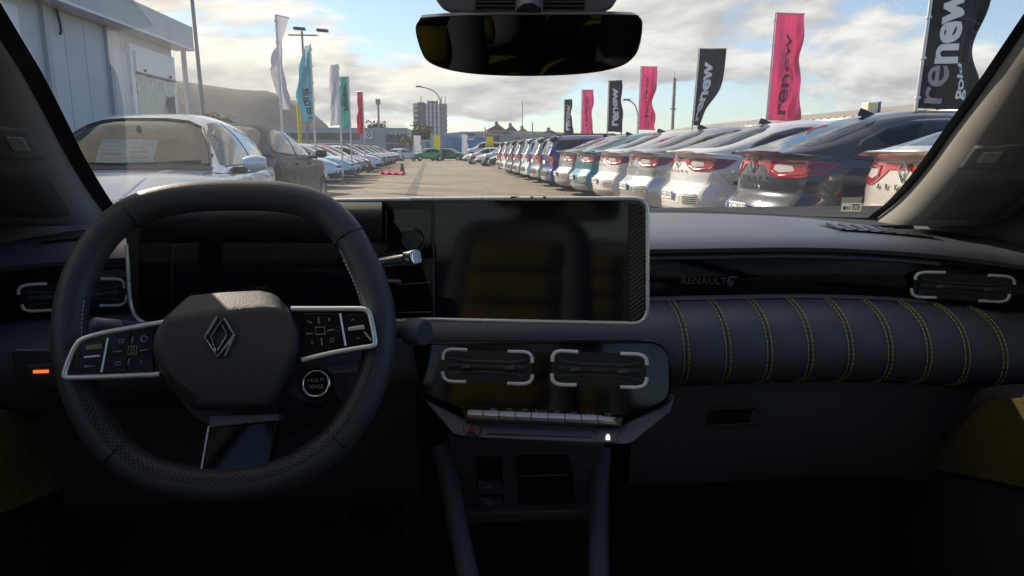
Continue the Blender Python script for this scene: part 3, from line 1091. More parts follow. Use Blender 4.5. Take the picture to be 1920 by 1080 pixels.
# face split by the crease: upper field flat, lower field leaning away
up_ = [fc[i] for i in (7, 6, 5, 4, 3, 2, 1, 0, 17, 16, 15, 14)]
lo_ = [7, 8, 9, 10, 11, 12, 13, 14]
hub.add(fc, [(7, 6, 5, 4, 3, 2, 1, 0, 17, 16, 15, 14)])
lowp = [fc[i] + (-wn_ * .010 if i in (8, 9, 10, 11, 12, 13) else V((0, 0, 0))) for i in lo_]
hub.v = [p + (-wn_ * .010 if k >= 2 * n and (k - 2 * n) % n in (8, 9, 10, 11, 12, 13) and k < 3 * n else V((0, 0, 0))) for k, p in enumerate(hub.v)]
hub.add(lowp, [tuple(range(8))])
hub.build('airbag_cover', HUBM, wheel, bevel=.0055, bseg=4)
# emblem: two interlocked open rhombi as bent bars
eb = MB()
def erib(pts, r=.0016):
    P = [wp(x, y, H1 + .0016) for x, y in pts]
    eb.tube(P, r, 4, up=WPL.n, ry=.0022)
erib([(407, 593), (384, 632), (408, 669), (439, 628), (420, 597)], .0017)
erib([(417, 609), (426, 628), (408, 657)], .0012)
erib([(405, 660), (396, 631), (417, 600)], .0012)
erib([(422, 668), (440, 629)], .0017)
eb.v = eb.v
eb.build('emblem', mat('emblem_satin', (0.55, 0.55, 0.55), 0.25, metal=1), wheel, bevel=.0004)
SPK = mat('spoke_gloss', (0.010, 0.010, 0.011), 0.10)
def spoke(poly, trim, name):
    P = [wps(x, y, .008) for x, y in poly]
    o = MB().prism(P, -WPL.n * .026).build(name, SPK, wheel, bevel=.0015)
    for t, m_, r in trim:
        MB().tube(catmull([wps(x, y, .0085) for x, y in t], 5), r, 8, up=WPL.n).build('spoke_trim', m_, wheel, smooth=60)
    return o
spoke([(330, 599), (200, 626), (152, 640), (132, 668), (122, 706), (330, 702)],
      [([(308, 604), (250, 614), (195, 624), (160, 634), (146, 643), (134, 664), (125, 688), (121, 705), (127, 708), (150, 708), (230, 705), (300, 702)], TRIM, .0027)], 'spoke_panel')
spoke([(530, 577), (688, 580), (697, 592), (704, 645), (640, 660), (530, 680)],
      [([(546, 579), (610, 579), (672, 579), (687, 582), (694, 592), (700, 618), (703, 640), (699, 648), (670, 653), (620, 662), (566, 675)], TRIM, .0027)], 'spoke_panel')
# buttons on the spokes
BT = mat('spoke_button', (0.012, 0.012, 0.013), 0.14)
def wbtn(poly, h=.0105, name='spoke_button', m_=None, bev=.0006):
    return MB().prism([wps(x, y, h) for x, y in poly], -WPL.n * .004).build(name, m_ or BT, wheel, bevel=bev)
wbtn([(138, 690), (146, 652), (200, 634), (189, 696)])
wbtn([(206, 635), (243, 627), (238, 660), (197, 664)])
wbtn([(247, 626), (288, 616), (286, 656), (242, 660)])
wbtn([(197, 668), (238, 664), (234, 698), (192, 698)])
wbtn([(242, 664), (286, 660), (288, 697), (239, 698)])
wbtn([(157, 668), (187, 665), (186, 669), (156, 672)], .0125, 'roller', SAT)
wbtn([(161, 648), (191, 644), (190, 654), (160, 657)], .0118, 'roller', mat('roller_bronze', (0.25, 0.2, 0.1), 0.3, metal=1))
wbtn([(569, 587), (602, 587), (604, 621), (573, 623)])
wbtn([(606, 587), (634, 588), (641, 616), (608, 620)])
wbtn([(572, 627), (604, 624), (606, 656), (568, 664)])
wbtn([(608, 623), (641, 619), (643, 647), (610, 655)])
wbtn([(646, 590), (684, 590), (695, 638), (651, 646)])
wbtn([(652, 614), (682, 609), (684, 617), (653, 620)], .0135, 'roller', SAT)
for q0, q1 in (((202, 634), (190, 698)), ((638, 588), (648, 648)), ((683, 622), (696, 638))):
    MB().tube([wps(*q0, .0115), wps(*q1, .0115)], .0010, 5).build('button_divider', SAT, wheel)
def wst(pts, closed=False, r=.0005, h=.0112):
    MB().tube([wps(x, y, h) for x, y in pts], r, 4, closed=closed).build('button_icon', ICON, wheel)
wst([(224, 637), (232, 637), (231, 643), (223, 643)], True)
wst([(250, 631), (247, 643)], r=.0008)
wst([(266, 640), (264, 634), (270, 629), (276, 632), (275, 638)])
wst([(265, 640), (273, 640)])
wst([(241, 650), (257, 649), (256, 664), (239, 665)], True, .0006)
wst([(246, 654), (251, 653), (252, 661), (244, 662)], True)
wst([(212, 660), (229, 658)])
wst([(262, 658), (278, 656)])
wst([(216, 679), (226, 679), (226, 684), (215, 684)], True)
wst([(243, 672), (240, 684)], r=.0008)
wst([(264, 676), (267, 679), (264, 682)])
wst([(158, 686), (167, 686), (166, 688), (158, 688)], True)
wst([(168, 687), (177, 686)])
wst([(577, 600), (580, 605), (584, 606), (583, 603)])
wst([(597, 595), (598, 607)], r=.0007)
wst([(617, 596), (617, 602), (615, 599), (619, 599)])
wst([(591, 614), (608, 613), (610, 626), (593, 628)], True, .0006)
wst([(574, 626), (587, 625)])
wst([(614, 620), (628, 618)])
wst([(583, 640), (588, 641), (586, 646)], True)
wst([(602, 634), (604, 647)], r=.0007)
wst([(620, 636), (626, 634), (625, 641), (619, 641)], True)
wst([(659, 601), (662, 598), (665, 600)])
wst([(668, 633), (671, 636), (674, 632)])
# lower spoke
ls = MB().prism([wp(x, y, .006) for x, y in ((390, 800), (520, 788), (505, 878), (380, 888))], -WPL.n * .02).build('lower_spoke', GLO, wheel, bevel=.002)
MB().prism([wp(x, y, .010) for x, y in ((392, 780), (524, 776), (520, 788), (392, 800))], -WPL.n * .02).build('lower_spoke_cap', mat('cap_satin', (0.10, 0.10, 0.11), 0.25), wheel, bevel=.001)
MB().tube([wp(391, 800, .0065), wp(376, 888, .0065), wp(380, 890, .0065), wp(450, 886, .0065), wp(490, 880, .0065), wp(502, 873, .0065)], .0009, 6).build('spoke_trim', SAT, wheel)
MB().tube([wp(391, 800, .0085), wp(522, 787, .0085)], .0006, 6).build('spoke_trim', SAT, wheel)
# column shroud behind the wheel
sh = [WP_C + wn_ * -.02 + V((0, 0, -.03)), WP_C - wn_ * .10 + V((0, 0, -.02)), WP_C - wn_ * .22 + V((0, 0, -.02))]
MB().tube(sh, lambda t: .062 + .02 * t, 16).build('column_shroud', DARKP, wheel, smooth=60)
# mode button on a small pod right of the hub
mp = wp(593, 719, .004)
pod = MB().lathe([(.0170, -.012), (.0170, -.002), (.0155, .001), (0, .001)], mp, WPL.n, 28).build('mode_button', GLO, wheel, smooth=40)
MB().tube([mp + WPL.n * .002 + (V((1, 0, 0)) * math.cos(a) + WPL.n.cross(V((1, 0, 0))) * math.sin(a)) * .0132 for a in [k * math.pi / 16 for k in range(32)]], .0014, 8, closed=True).build('mode_button_ring', CHR, wheel, smooth=60)
wr, wu = V((1, 0, 0)), V((0, math.sin(tl_), math.cos(tl_)))
text_at(mp + WPL.n * .0016 + wu * .0030, wr, wu, 'MULTI', .0058).build('lettering', ICON, wheel)
text_at(mp + WPL.n * .0016 - wu * .0034, wr, wu, 'SENSE', .0058).build('lettering', ICON, wheel)
MB().prism([wp(x, y, -.004) for x, y in ((545, 690), (600, 680), (625, 700), (622, 740), (600, 756), (560, 752), (535, 735))], -WPL.n * .012).build('mode_button_pod', DARKP, wheel, bevel=.003)
# audio satellite behind, with its print
MB().prism([pY(x, y, .80) for x, y in ((606, 700), (690, 690), (690, 760), (640, 762))], V((0, .03, 0))).build('audio_satellite', DARKP, car, bevel=.003)
so = pY(672, 710, .797)
text_at(so, V((1, 0, 0)), V((0, 0, 1)), 'SOURCE', .0058).build('lettering', ICON, car)

# ---- key pod with lit mark left of the wheel
kp = MB().prism([pY(x, y, .842) for x, y in smooth_poly([(18, 655), (120, 655), (120, 716), (28, 714)], .12)], V((0, .05, 0))).build('light_switch_panel', mat('switch_panel_gloss', (0.10, 0.11, 0.13), 0.12), car, bevel=.003)
MB().prism([pY(x, y, .833) for x, y in ((46, 686), (120, 684), (120, 728), (44, 728))], V((0, .04, 0))).build('switch_body', DARKP, kp, bevel=.002)
MB().prism([pY(x, y, .8315) for x, y in ((62, 695), (90, 694), (90, 699), (62, 700))], V((0, .002, 0))).build('lit_mark', mat('orange_lit', (0.8, 0.2, 0.03), 0.5, emit=(1, .13, .012), es=.75), kp)

# ---- mirror and overhead pod
MP = Plane(pY(780, 35, .715), pY(1206, 30, .70), pY(990, 143, .722))
mpts = catmull([V((x, y, 0)) for x, y in ((785, 38), (800, 32), (900, 27), (1050, 26), (1180, 27), (1200, 33), (1205, 48), (1200, 84), (1188, 108), (1160, 126), (1100, 138), (1000, 143), (900, 140), (840, 131), (803, 116), (788, 92), (779, 56))], 5, closed=True)
mir = MB().prism([MP.at(p.x, p.y) for p in mpts], -MP.n * .028).build('rear_view_mirror', mat('mirror_shell', (0.02, 0.02, 0.022), 0.4), car, bevel=.003, bseg=3)
cx_, cy_ = 992, 84
MB().prism([MP.at(cx_ + (p.x - cx_) * .985, cy_ + (p.y - cy_) * .95, .0012) for p in mpts], -MP.n * .0006).build('mirror_glass', mat('mirror_silver', (0.055, 0.058, 0.062), 0.01, metal=1), mir)
MB().tube([MP.at(992, 30, -.02), MP.at(992, -10, -.06)], .014, 10).build('mirror_arm', DARKP, mir, smooth=60)
op = catmull([V((x, y, 0)) for x, y in ((812, -60), (815, -10), (822, 8), (840, 24), (880, 30), (985, 30), (1100, 30), (1140, 22), (1155, 8), (1162, -12), (1165, -60), (990, -70))], 4, closed=True)
ovh = MB().prism([pY(p.x, p.y, .76) for p in op], V((0, .06, .02))).build('overhead_pod', mat('pod_grey', (0.16, 0.155, 0.15), 0.6), car, bevel=.006, bseg=3)
MB().prism([pY(x, y, .7585) for x, y in ((890, -30), (1100, -30), (1095, 24), (892, 24))], V((0, .002, 0))).build('pod_grille', FRIT, ovh)
for k in range(5):
    MB().tube([pY(893, -12 + k * 8, .757), pY(1096, -12 + k * 8, .757)], .0011, 5).build('pod_rib', mat('pod_rib_dark', (0.045, 0.045, 0.05), 0.5), ovh)

# ---- cabin shell: roof, doors, glass, floor, seats
roofz = 1.47
rf = []
for i in range(13):
    y = LE[-1].y + .02 - (2.35 + LE[-1].y) * i / 12
    rf.append([V((CX + s * (.53 + .03 * math.sin(i / 12 * math.pi)), y, roofz + .035 * (1 - s * s) + .03 * math.sin(i / 12 * math.pi) - .06 * max(0, i - 9) / 3)) for s in (-1.08, -.9, -.5, 0, .5, .9, 1.08)])
rfo = MB().grid(rf).build('roof', HEAD, car, smooth=60, solid=.04)
for sgn, xd in ((-1, CX - .735), (1, CX + .790)):
    d = MB()
    xi = xd
    rowz = [(.25, 0), (.45, 0), (.62, -.01), (.80, 0), (.93, .015), (1.005, .04)]
    d.grid([[V((xi + sgn * e, y, z)) for y in (1.42, 1.0, .6, .2, -.3, -.9, -1.6, -2.3)] for z, e in rowz])
    do = d.build('door_panel', DARKP, car, smooth=40, solid=.03)
    MB().box((xi - (.075 if sgn > 0 else -.005), -.25, .66), (xi + (.005 if sgn > 0 else .075), .52, .725)).build('armrest', SOFT, do, bevel=.012, bseg=3)
    # upper door and window frame
    MB().grid([[V((xi + sgn * .045, y, 1.0)), V((CX + sgn * .575, y, roofz + .0))] for y in (-.22, -.30)]).build('center_pillar', DARKP, do, solid=.05)
    MB().grid([[V((xi + sgn * .045, y, 1.0)), V((CX + sgn * .565, y - (.0 if y > -1.5 else -.1), roofz))] for y in (-1.35, -2.35)]).build('rear_pillar', HEAD, do, solid=.05)
    MB().grid([[V((xi + sgn * .055, y, .99)), V((CX + sgn * .60, min(y, .42 + (y - .42) * .2), roofz))] for y in (1.05, .4, -.22)]).build('window_glass', SGL, do)
    MB().grid([[V((xi + sgn * .055, y, .99)), V((CX + sgn * .60, y, roofz))] for y in (-.30, -1.35)]).build('window_glass', SGL, do)
# door pockets that bulge into the cabin, with yellow cloth insets
lx, rx_ = -.505, .690
PKM = mat('pocket_plastic', (0.009, 0.010, 0.013), .8, spec=.2)
for xa, xb, prof in ((lx - .002, CX - .75, [(.99, .62), (.985, .74), (.94, .80), (.845, .838), (.835, .88), (.70, .94), (-.2, .99), (-.2, .30), (.9, .30)]),
                     (rx_ + .002, CX + .80, [(.875, .62), (.872, .76), (.815, .845), (.78, .862), (.60, .866), (-.2, .87), (-.2, .30), (.80, .30)])):
    MB().prism([V((xa, y, z)) for y, z in prof], V((xb - xa, 0, 0))).build('door_pocket', PKM, car, bevel=.02, bseg=3)
MB().prism([pX(x, y, lx) for x, y in smooth_poly([(-160, 735), (20, 772), (95, 800), (138, 870), (140, 905), (20, 955), (-160, 1010)], .12, 3)], V((.006, 0, 0))).build('cloth_inset', mat('yellow_door_fabric_lightened', (0.17, 0.13, 0.03), 0.9, spec=.1, var=.18, vscale=90, bump=.5, bscale=400), car, bevel=.003)  # same door cloth, light put into its colour as this side is dark
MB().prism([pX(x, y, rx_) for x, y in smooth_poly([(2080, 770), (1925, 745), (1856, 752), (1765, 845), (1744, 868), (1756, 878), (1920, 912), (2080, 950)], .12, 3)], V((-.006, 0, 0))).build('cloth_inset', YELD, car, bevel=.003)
# sail panels between pillar and door
SAIL = mat('sail_panel', (0.05, 0.05, 0.055), 0.6)
for sgn, E in ((-1, LE), (1, RE)):
    base = E[0]
    xo = CX + (.80 if sgn > 0 else -.75)
    MB().prism([V((xo, 1.36, .95)), V((xo, .62, .95)), V((xo, .62, 1.06)), V((xo, .80, 1.20)), V((xo, 1.0, 1.20)), V((xo, 1.36, 1.06))], V((sgn * .02, 0, 0))).build('sail_panel', SAIL, car, bevel=.004)
# side ends of the dash top and door shoulder (close the corners)
for sgn, xd in ((-1, CX - .735), (1, CX + .790)):
    MB().grid([[V((xd + sgn * .06, y, z)) for z in (.90, 1.0 + (.03 if y > 1 else 0))] for y in (1.45, 1.2, 1.0, .85, .6)]).build('door_shoulder', DARKP, car, solid=.03)
flo = MB()
flo.box((CX - .78, -2.3, .20), (CX + .82, 1.5, .24))
flo.build('floor_carpet', CARPET, car)
MB().grid([[V((x, 1.25, .22)), V((x, 1.30, .6)), V((x, 1.30, 1.0)), V((x, 1.37, 1.026))] for x in (CX - .82, CX, CX + .84)]).build('bulkhead', CARPET, car, solid=.03)
for (px, py, Y, w, h) in ((640, 1030, 1.08, .075, .055), (760, 1035, 1.10, .045, .11)):
    c = pY(px, py, Y)
    pd = MB().prism([c + V((-w / 2, 0, -h / 2)), c + V((w / 2, 0, -h / 2)), c + V((w / 2, .03, h / 2)), c + V((-w / 2, .03, h / 2))], V((0, .012, 0))).build('pedal', mat('pedal_rubber', (0.02, 0.02, 0.02), .7), car, bevel=.005)
    MB().tube([c + V((0, .012, .01)), c + V((0, .14, .14)), V((c.x, 1.42, c.z + .22))], .010, 8).build('pedal_arm', DARKP, pd)
# floor mat ribs under the wheel
fm = MB().box((-.42, .75, .24), (-.02, 1.25, .252)).build('floor_mat', CARPET, car, bevel=.004)
# seats behind the camera (they light up and mirror in the screens)
def seat(cx, cy, w, name, back_h=.62, rows_=6):
    s = MB()
    rings = []
    for i in range(9):
        t = i / 8
        z = .52 + back_h * t
        y = cy - .06 - .20 * t
        ww = w / 2 * (1 - .22 * t * t)
        th = .11 - .03 * t
        rings.append([V((cx + ww * a, y + th * b + (.03 if abs(a) > .8 else 0), z)) for a, b in ((-1, .2), (-.85, .75), (-.5, .62), (0, .6), (.5, .62), (.85, .75), (1, .2), (.9, -.8), (0, -1), (-.9, -.8))])
    so_ = s.loft(rings).build(name, DARKP, car, sub=1)
    for k in range(rows_):
        z0 = .55 + back_h * .84 * k / rows_
        z1 = .55 + back_h * .84 * (k + 1) / rows_ - .006
        rr = []
        for j in range(5):
            z = z0 + (z1 - z0) * j / 4
            t = (z - .52) / back_h
            y = cy - .06 - .20 * t + (.11 - .03 * t) * .66 + .014 * math.sin(j / 4 * math.pi) + .006
            rr.append([V((cx + w * .31 * (1 - .2 * t) * a, y, z)) for a in (-1, -.5, 0, .5, 1)])
        MB().grid(rr).build('cushion', YEL, so_, smooth=60, solid=.012)
    MB().box((cx - w / 2, cy - .05, .34), (cx + w / 2, cy + .46, .50)).build('seat_base', YEL, so_, bevel=.05, bseg=4)
    MB().box((cx - .12, cy - .36, 1.17), (cx + .12, cy - .26, 1.34)).build('headrest', YEL, so_, bevel=.035, bseg=3)
    return so_
seat(CX - .35, -.12, .50, 'seat')
seat(CX + .36, -.12, .50, 'seat')
seat(CX - .33, -.98, .62, 'rear_seat', .58)
seat(CX + .33, -.98, .62, 'rear_seat', .58)
# tail: wall below the rear window, glass, side closings
MB().grid([[V((x, -1.95, .25)), V((x, -1.98, 1.02))] for x in (CX - .74, CX + .78)]).build('tailgate_trim', DARKP, car, solid=.03)
MB().grid([[V((x, -1.98, 1.02)), V((CX + (x - CX) * .8, -1.80, roofz - .02))] for x in (CX - .66, CX, CX + .66)]).build('rear_window', SGL, car)
# bonnet in front of the windscreen
bo = []
for i in range(9):
    y = 1.36 + .78 * i / 8
    bo.append([V((CX + s * (.66 - .05 * (i / 8) ** 2), y, .965 - .10 * (i / 8) ** 2 + .02 * (1 - s * s) - (.05 if abs(s) > .95 else 0))) for s in (-1, -.9, -.5, 0, .5, .9, 1)])
MB().grid(bo).build('bonnet', mat('own_paint', (0.02, 0.022, 0.025), 0.3, coat=1), car, smooth=60, solid=.01)
# ================================================================== cars outside
TYRE = mat('tyre', (0.018, 0.018, 0.019), 0.85)
RIMM = mat('alloy', (0.55, 0.56, 0.58), 0.28, metal=.9)
RIMD = mat('alloy_dark', (0.06, 0.06, 0.065), 0.35, metal=.6)
CGL = mat('car_glass', (0.010, 0.015, 0.019), 0.03, spec=0.6)
CLAD = mat('cladding', (0.028, 0.028, 0.03), 0.6)
SEAMM = mat('panel_gap', (0.012, 0.012, 0.013), 0.7)
REDL = mat('lamp_red', (0.30, 0.006, 0.012), 0.12, spec=.7, coat=.6)
REDD = mat('lamp_red_dark', (0.11, 0.003, 0.006), 0.15, spec=.7, coat=.6)
CLRL = mat('lamp_clear', (0.38, 0.36, 0.35), 0.15, spec=.8)
HEADL = mat('headlamp', (0.36, 0.38, 0.40), 0.08, spec=.9, coat=.8)
PLATE = mat('plate_white', (0.72, 0.72, 0.70), 0.5)
PLTXT = mat('plate_ink', (0.02, 0.02, 0.02), 0.6)
PLBLU = mat('plate_blue', (0.02, 0.06, 0.35), 0.5)
INTR = mat('cabin_dark', (0.035, 0.042, 0.046), 0.8, spec=.2)
SILV = mat('skid_silver', (0.45, 0.44, 0.42), 0.35, metal=.5)
def paint(name, col, metal=.35, rough=.32):
    return mat('paint_' + name, col, rough, metal=metal, coat=.75, coat_rough=.03, spec=.4)
SPEC = {}
def ucol(n, a, b, e=1.0):
    """0..1 samples, denser at both ends"""
    out = []
    for i in range(n + 1):
        t = i / n
        t = .5 - .5 * math.cos(math.pi * t)
        out.append(t)
    return out
class Shape:
    """tub (bumpers, sides, bonnet, deck) + dome (glasshouse)"""
    def __init__(s, d):
        s.__dict__.update(d)
    def hw(s, x, z):
        u = (x - s.xr0) / (s.xf0 - s.xr0)
        e = abs(2 * u - 1)
        plan = 1 - s.pl_c * e ** s.pl_p
        return s.W / 2 * interp(s.wz, z) * plan
    def zb(s, x):
        z = interp(s.bot, x)
        for wx in (s.wf, s.wr):
            d = abs(x - wx)
            R = s.wrad + .055
            if d < R:
                z = max(z, s.wrad + math.sqrt(R * R - d * d) - .0)
        return z
    def pt(s, u, y, t):
        """u along 0..1, y across -1..1, t up 0..1"""
        zr_top = None
        x = s.xr0 + (s.xf0 - s.xr0) * u
        zt = interp(s.top, x) - s.crown * abs(y) ** 4
        zb = s.zb(x)
        z = zb + (zt - zb) * t
        # end profiles
        xr = interp(s.rear, z) + s.rear_cv * (abs(y) ** 2.4)
        xf = interp(s.front, z) - s.front_cv * (abs(y) ** 2.2)
        k = max(0.0, 1 - u / .16) ** 1.2
        m = max(0.0, 1 - (1 - u) / .16) ** 1.2
        x2 = x + (xr - s.xr0) * k + (xf - s.xf0) * m
        return V((x2, y * s.hw(x, z), z))
    def mesh(s, name='body'):
        b = MB()
        nu, ny, nt = 64, 18, 16
        # extra samples around the arches
        us = ucol(40, 0, 1)
        for wx in (s.wf, s.wr):
            for k in range(-7, 8):
                R = s.wrad + .055
                us.append((wx + R * math.sin(k / 7 * math.pi / 2) - s.xr0) / (s.xf0 - s.xr0))
        us = sorted(set(round(min(max(q, 0), 1), 5) for q in us))
        ys = [-1 + 2 * i / ny for i in range(ny + 1)]
        ys = [math.copysign(abs(q) ** .8, q) for q in ys]
        ts = s.ts
        for sd in (-1, 1):
            b.grid([[s.pt(u, sd, t) for t in ts] for u in us])
        b.grid([[s.pt(u, y, 1) for y in ys] for u in us])
        b.grid([[s.pt(0, y, t) for t in ts] for y in ys])
        b.grid([[s.pt(1, y, t) for t in ts] for y in ys])
        b.grid(s.dome_rows())
        return b
    def dome_rows(s, k=1.0, dz=0.0):
        xs = sorted(set([s.dome[0][0] + (s.dome[-1][0] - s.dome[0][0]) * i / 44 for i in range(45)] + [k[0] for k in s.dome]))
        rows = []
        for x in xs:
            zc = interp(s.dome, x)
            zb = interp(s.belt, x) - .03
            h = max(zc - zb, .002)
            yb = s.hw(x, interp(s.belt, x)) * interp(s.domew, x)
            row = []
            nn = 22
            for i in range(nn + 1):
                a = math.pi * i / nn
                c, sn = math.cos(a), math.sin(a)
                z = h * abs(sn) ** s.dq
                y = yb * math.copysign(abs(c) ** s.dp, c) * (1 - s.tum * z / .5)
                row.append(V((x, y * k, zb + z * k + dz)))
            rows.append(row)
        return rows
def poly_fill(pts, maxlen=.07):
    """2D polygon -> triangulated and refined (verts, faces)"""
    bm = bmesh.new()
    vs = [bm.verts.new((p[0], p[1], 0)) for p in pts]
    bm.faces.new(vs)
    bmesh.ops.triangulate(bm, faces=bm.faces[:])
    for _ in range(9):
        big = [e for e in bm.edges if e.calc_length() > maxlen]
        if not big:
            break
        bmesh.ops.subdivide_edges(bm, edges=big, cuts=1)
        bmesh.ops.triangulate(bm, faces=bm.faces[:])
    bm.verts.ensure_lookup_table()
    out = ([(v.co.x, v.co.y) for v in bm.verts], [tuple(v.index for v in f.verts) for f in bm.faces], [tuple(v.index for v in e.verts) for e in bm.edges if len(e.link_faces) == 1])
    bm.free()
    return out
class Decal:
    """lays patches on a body by shooting rays at it"""
    def __init__(s, mb, sh):
        s.xr, s.xf = sh.xr0, sh.xf0
        s.bvh = BVHTree.FromPolygons([tuple(p) for p in mb.v], mb.f)
    def hit(s, o, d):
        h = s.bvh.ray_cast(o, d)
        if h[0] is None:
            q = s.bvh.find_nearest(o + d * 6)
            return q[0]
        return h[0]
    def frame(s, ang, el=0.0):
        d = V((math.cos(ang) * math.cos(el), math.sin(ang) * math.cos(el), -math.sin(el)))
        r = V((math.sin(ang), -math.cos(ang), 0))       # right of the view
        u = r.cross(d)
        return d, r, u
    def on(s, p, ang, off=.004, el=0.0):
        """p = (right, height) seen along ang; origin through the car's centre line"""
        d, r, u = s.frame(ang, el)
        o = r * p[0] + V((0, 0, p[1])) - d * 6
        c = math.cos(ang)
        if .3 < abs(c) < .999:                  # corner views turn about the middle of that end
            o += V((s.xr if c > 0 else s.xf, 0, 0))
        return s.hit(o, d) - d * off
    def patch(s, poly, ang, off=.004, skirt=.012, cuts=3, el=0.0, mb=None):
        d, r, u = s.frame(ang, el)
        vs, fs, be = poly_fill(poly, .20 / (cuts + .5))
        b = mb or MB()
        P = [s.on(p, ang, off, el) for p in vs]
        n0 = len(P)
        P2 = [p + d * skirt for p in P]
        b.add(P + P2, list(fs) + [(a, c, c + n0, a + n0) for a, c in be])
        return b
    def line(s, pts, ang, r=.003, off=.0, n=6, mb=None, closed=False):
        b = mb or MB()
        q = []
        for a, c in zip(pts, pts[1:]):
            for k in range(n):
                q.append((a[0] + (c[0] - a[0]) * k / n, a[1] + (c[1] - a[1]) * k / n))
        q.append(pts[-1])
        b.tube([s.on(p, ang, off) for p in q], r, 4, closed=False)
        return b
def wheel_mesh(r, w, spokes=5):
    t = MB().lathe([(r * .66, w * .5), (r * .74, w * .52), (r * .93, w * .48), (r, w * .30), (r, -w * .30), (r * .93, -w * .48), (r * .70, -w * .5), (r * .66, w * .3)], (0, 0, 0), (0, 1, 0), 28)
    rim = MB().lathe([(r * .67, w * .50), (r * .62, w * .50), (r * .58, w * .30), (r * .57, -w * .2)], (0, 0, 0), (0, 1, 0), 28)
    for k in range(spokes):
        a = 2 * math.pi * k / spokes
        M = Matrix.Rotation(a, 4, 'Y')
        for o in (-.10, .10):
            pts = [V((r * o * .7, w * .42, r * .08)), V((r * (o * .7 + .10), w * .42, r * .08)), V((r * (o * 1.5 + .06), w * .46, r * .62)), V((r * (o * 1.5 - .06), w * .46, r * .62))]
            rim.prism([M @ p for p in pts], V((0, -w * .18, 0)))
    rim.lathe([(r * .14, w * .3), (r * .14, w * .46), (0, w * .47)], (0, 0, 0), (0, 1, 0), 14)
    dk = MB().lathe([(r * .60, -w * .02), (0, -w * .02)], (0, 0, 0), (0, 1, 0), 20)
    return t, rim, dk
_wm = {}
def add_wheels(rt, s, rimmat):
    k = (round(s.wrad, 3), s.spokes)
    if k not in _wm:
        t, r, d = wheel_mesh(s.wrad, .22, s.spokes)
        a, b, c = t.mesh('tyre', 50), r.mesh('rim', 40), d.mesh('brake_disc')
        a.materials.append(TYRE)
        b.materials.append(rimmat)
        c.materials.append(RIMD)
        _wm[k] = (a, b, c)
    for wx in (s.wf, s.wr):
        for sd in (1, -1):
            w = bpy.data.objects.new('wheel', _wm[k][0])
            COL.objects.link(w)
            w.parent = rt
            w.location = (wx, sd * (s.W / 2 * .985 - .115), s.wrad)
            w.rotation_euler = (0, random.uniform(0, 1), 0 if sd > 0 else math.pi)
            for nm, me in (('rim', _wm[k][1]), ('brake_disc', _wm[k][2])):
                o = bpy.data.objects.new(nm, me)
                COL.objects.link(o)
                o.parent = w
E0 = 0.0                        # looking forward (at the tail)
EF = math.pi                    # looking back (at the nose)
ER, EL_ = math.pi / 2, -math.pi / 2   # ER looks to +y (sees the right side), EL_ looks to -y (sees the left side)
LAST = [None]
def part(b, name, m, rt, **k):
    LAST[0] = b.build(name, m, rt, **k)
    return LAST[0]
def underbody(rt, s):
    b = MB()
    b.box((s.xr0 + .22, -s.W * .34, s.wrad * .75), (s.xf0 - .62, s.W * .34, .78))
    b.build('underbody', CLAD, rt)
    for wx in (s.wf, s.wr):
        MB().box((wx - .40, -s.W * .40, s.wrad * .8), (wx + .34, s.W * .40, .68)).build('wheel_well', SEAMM, rt)
def mirrors(rt, s, x, z, m, w=.19):
    for sd in (1, -1):
        y0 = s.hw(x, z) * .97
        prof = []
        for i in range(7):
            t = i / 6
            r = .5 + .5 * math.sin(math.pi * (t * .8 + .1))
            yy = y0 + .06 + w * t
            hh = .068 * r
            dd = .062 * r
            prof.append([V((x + dd * math.cos(a) * (1.0 if math.cos(a) > 0 else .55), sd * yy, z + .05 + hh * math.sin(a))) for a in [k * math.pi / 6 for k in range(12)]])
        o = MB().loft(prof).build('wing_mirror', m, rt, smooth=60)
        MB().box((x - .035, min(sd * (y0 - .03), sd * (y0 + .09)), z - .03), (x + .03, max(sd * (y0 - .03), sd * (y0 + .09)), z + .02)).build('mirror_foot', CLAD, o, bevel=.01)
        MB().prism([V((x - .036, sd * (y0 + .085), z + .005)), V((x - .036, sd * (y0 + .06 + w * .94), z + .01)), V((x - .036, sd * (y0 + .06 + w * .94), z + .09)), V((x - .036, sd * (y0 + .085), z + .10))], V((-.002, 0, 0))).build('mirror_glass', CGL, o)
def plate(rt, D, ang, y, z, txt, w=.50, h=.105):
    d, r, u = D.frame(ang)
    c = D.on((y, z), ang, .012)
    pts = [c + r * a + V((0, 0, q)) for a, q in ((-w / 2, -h / 2), (w / 2, -h / 2), (w / 2, h / 2), (-w / 2, h / 2))]
    o = MB().prism(pts, -d * .008).build('number_plate', PLATE, rt)
    for sx in (-1, 1):
        a0, a1 = sorted((sx * w * .5, sx * w * .42))
        MB().prism([c - d * .009 + r * a + V((0, 0, q)) for a, q in ((a0, -h / 2), (a1, -h / 2), (a1, h / 2), (a0, h / 2))], -d * .0006).build('plate_band', PLBLU, o)
    if txt:
        text_at(c - d * .0095, r, (0, 0, 1), txt, h * .92, .0016).build('plate_lettering', PLTXT, o)
    return o
def rhombus(b, c, r, u, n, h, w, t=.30):
    """diamond ring"""
    o_ = [c + u * h, c + r * w, c - u * h, c - r * w]
    i_ = [c + u * h * (1 - t), c + r * w * (1 - t * 1.15), c - u * h * (1 - t), c - r * w * (1 - t * 1.15)]
    for k in range(4):
        j = (k + 1) % 4
        b.prism([o_[k], o_[j], i_[j], i_[k]], n * .014)
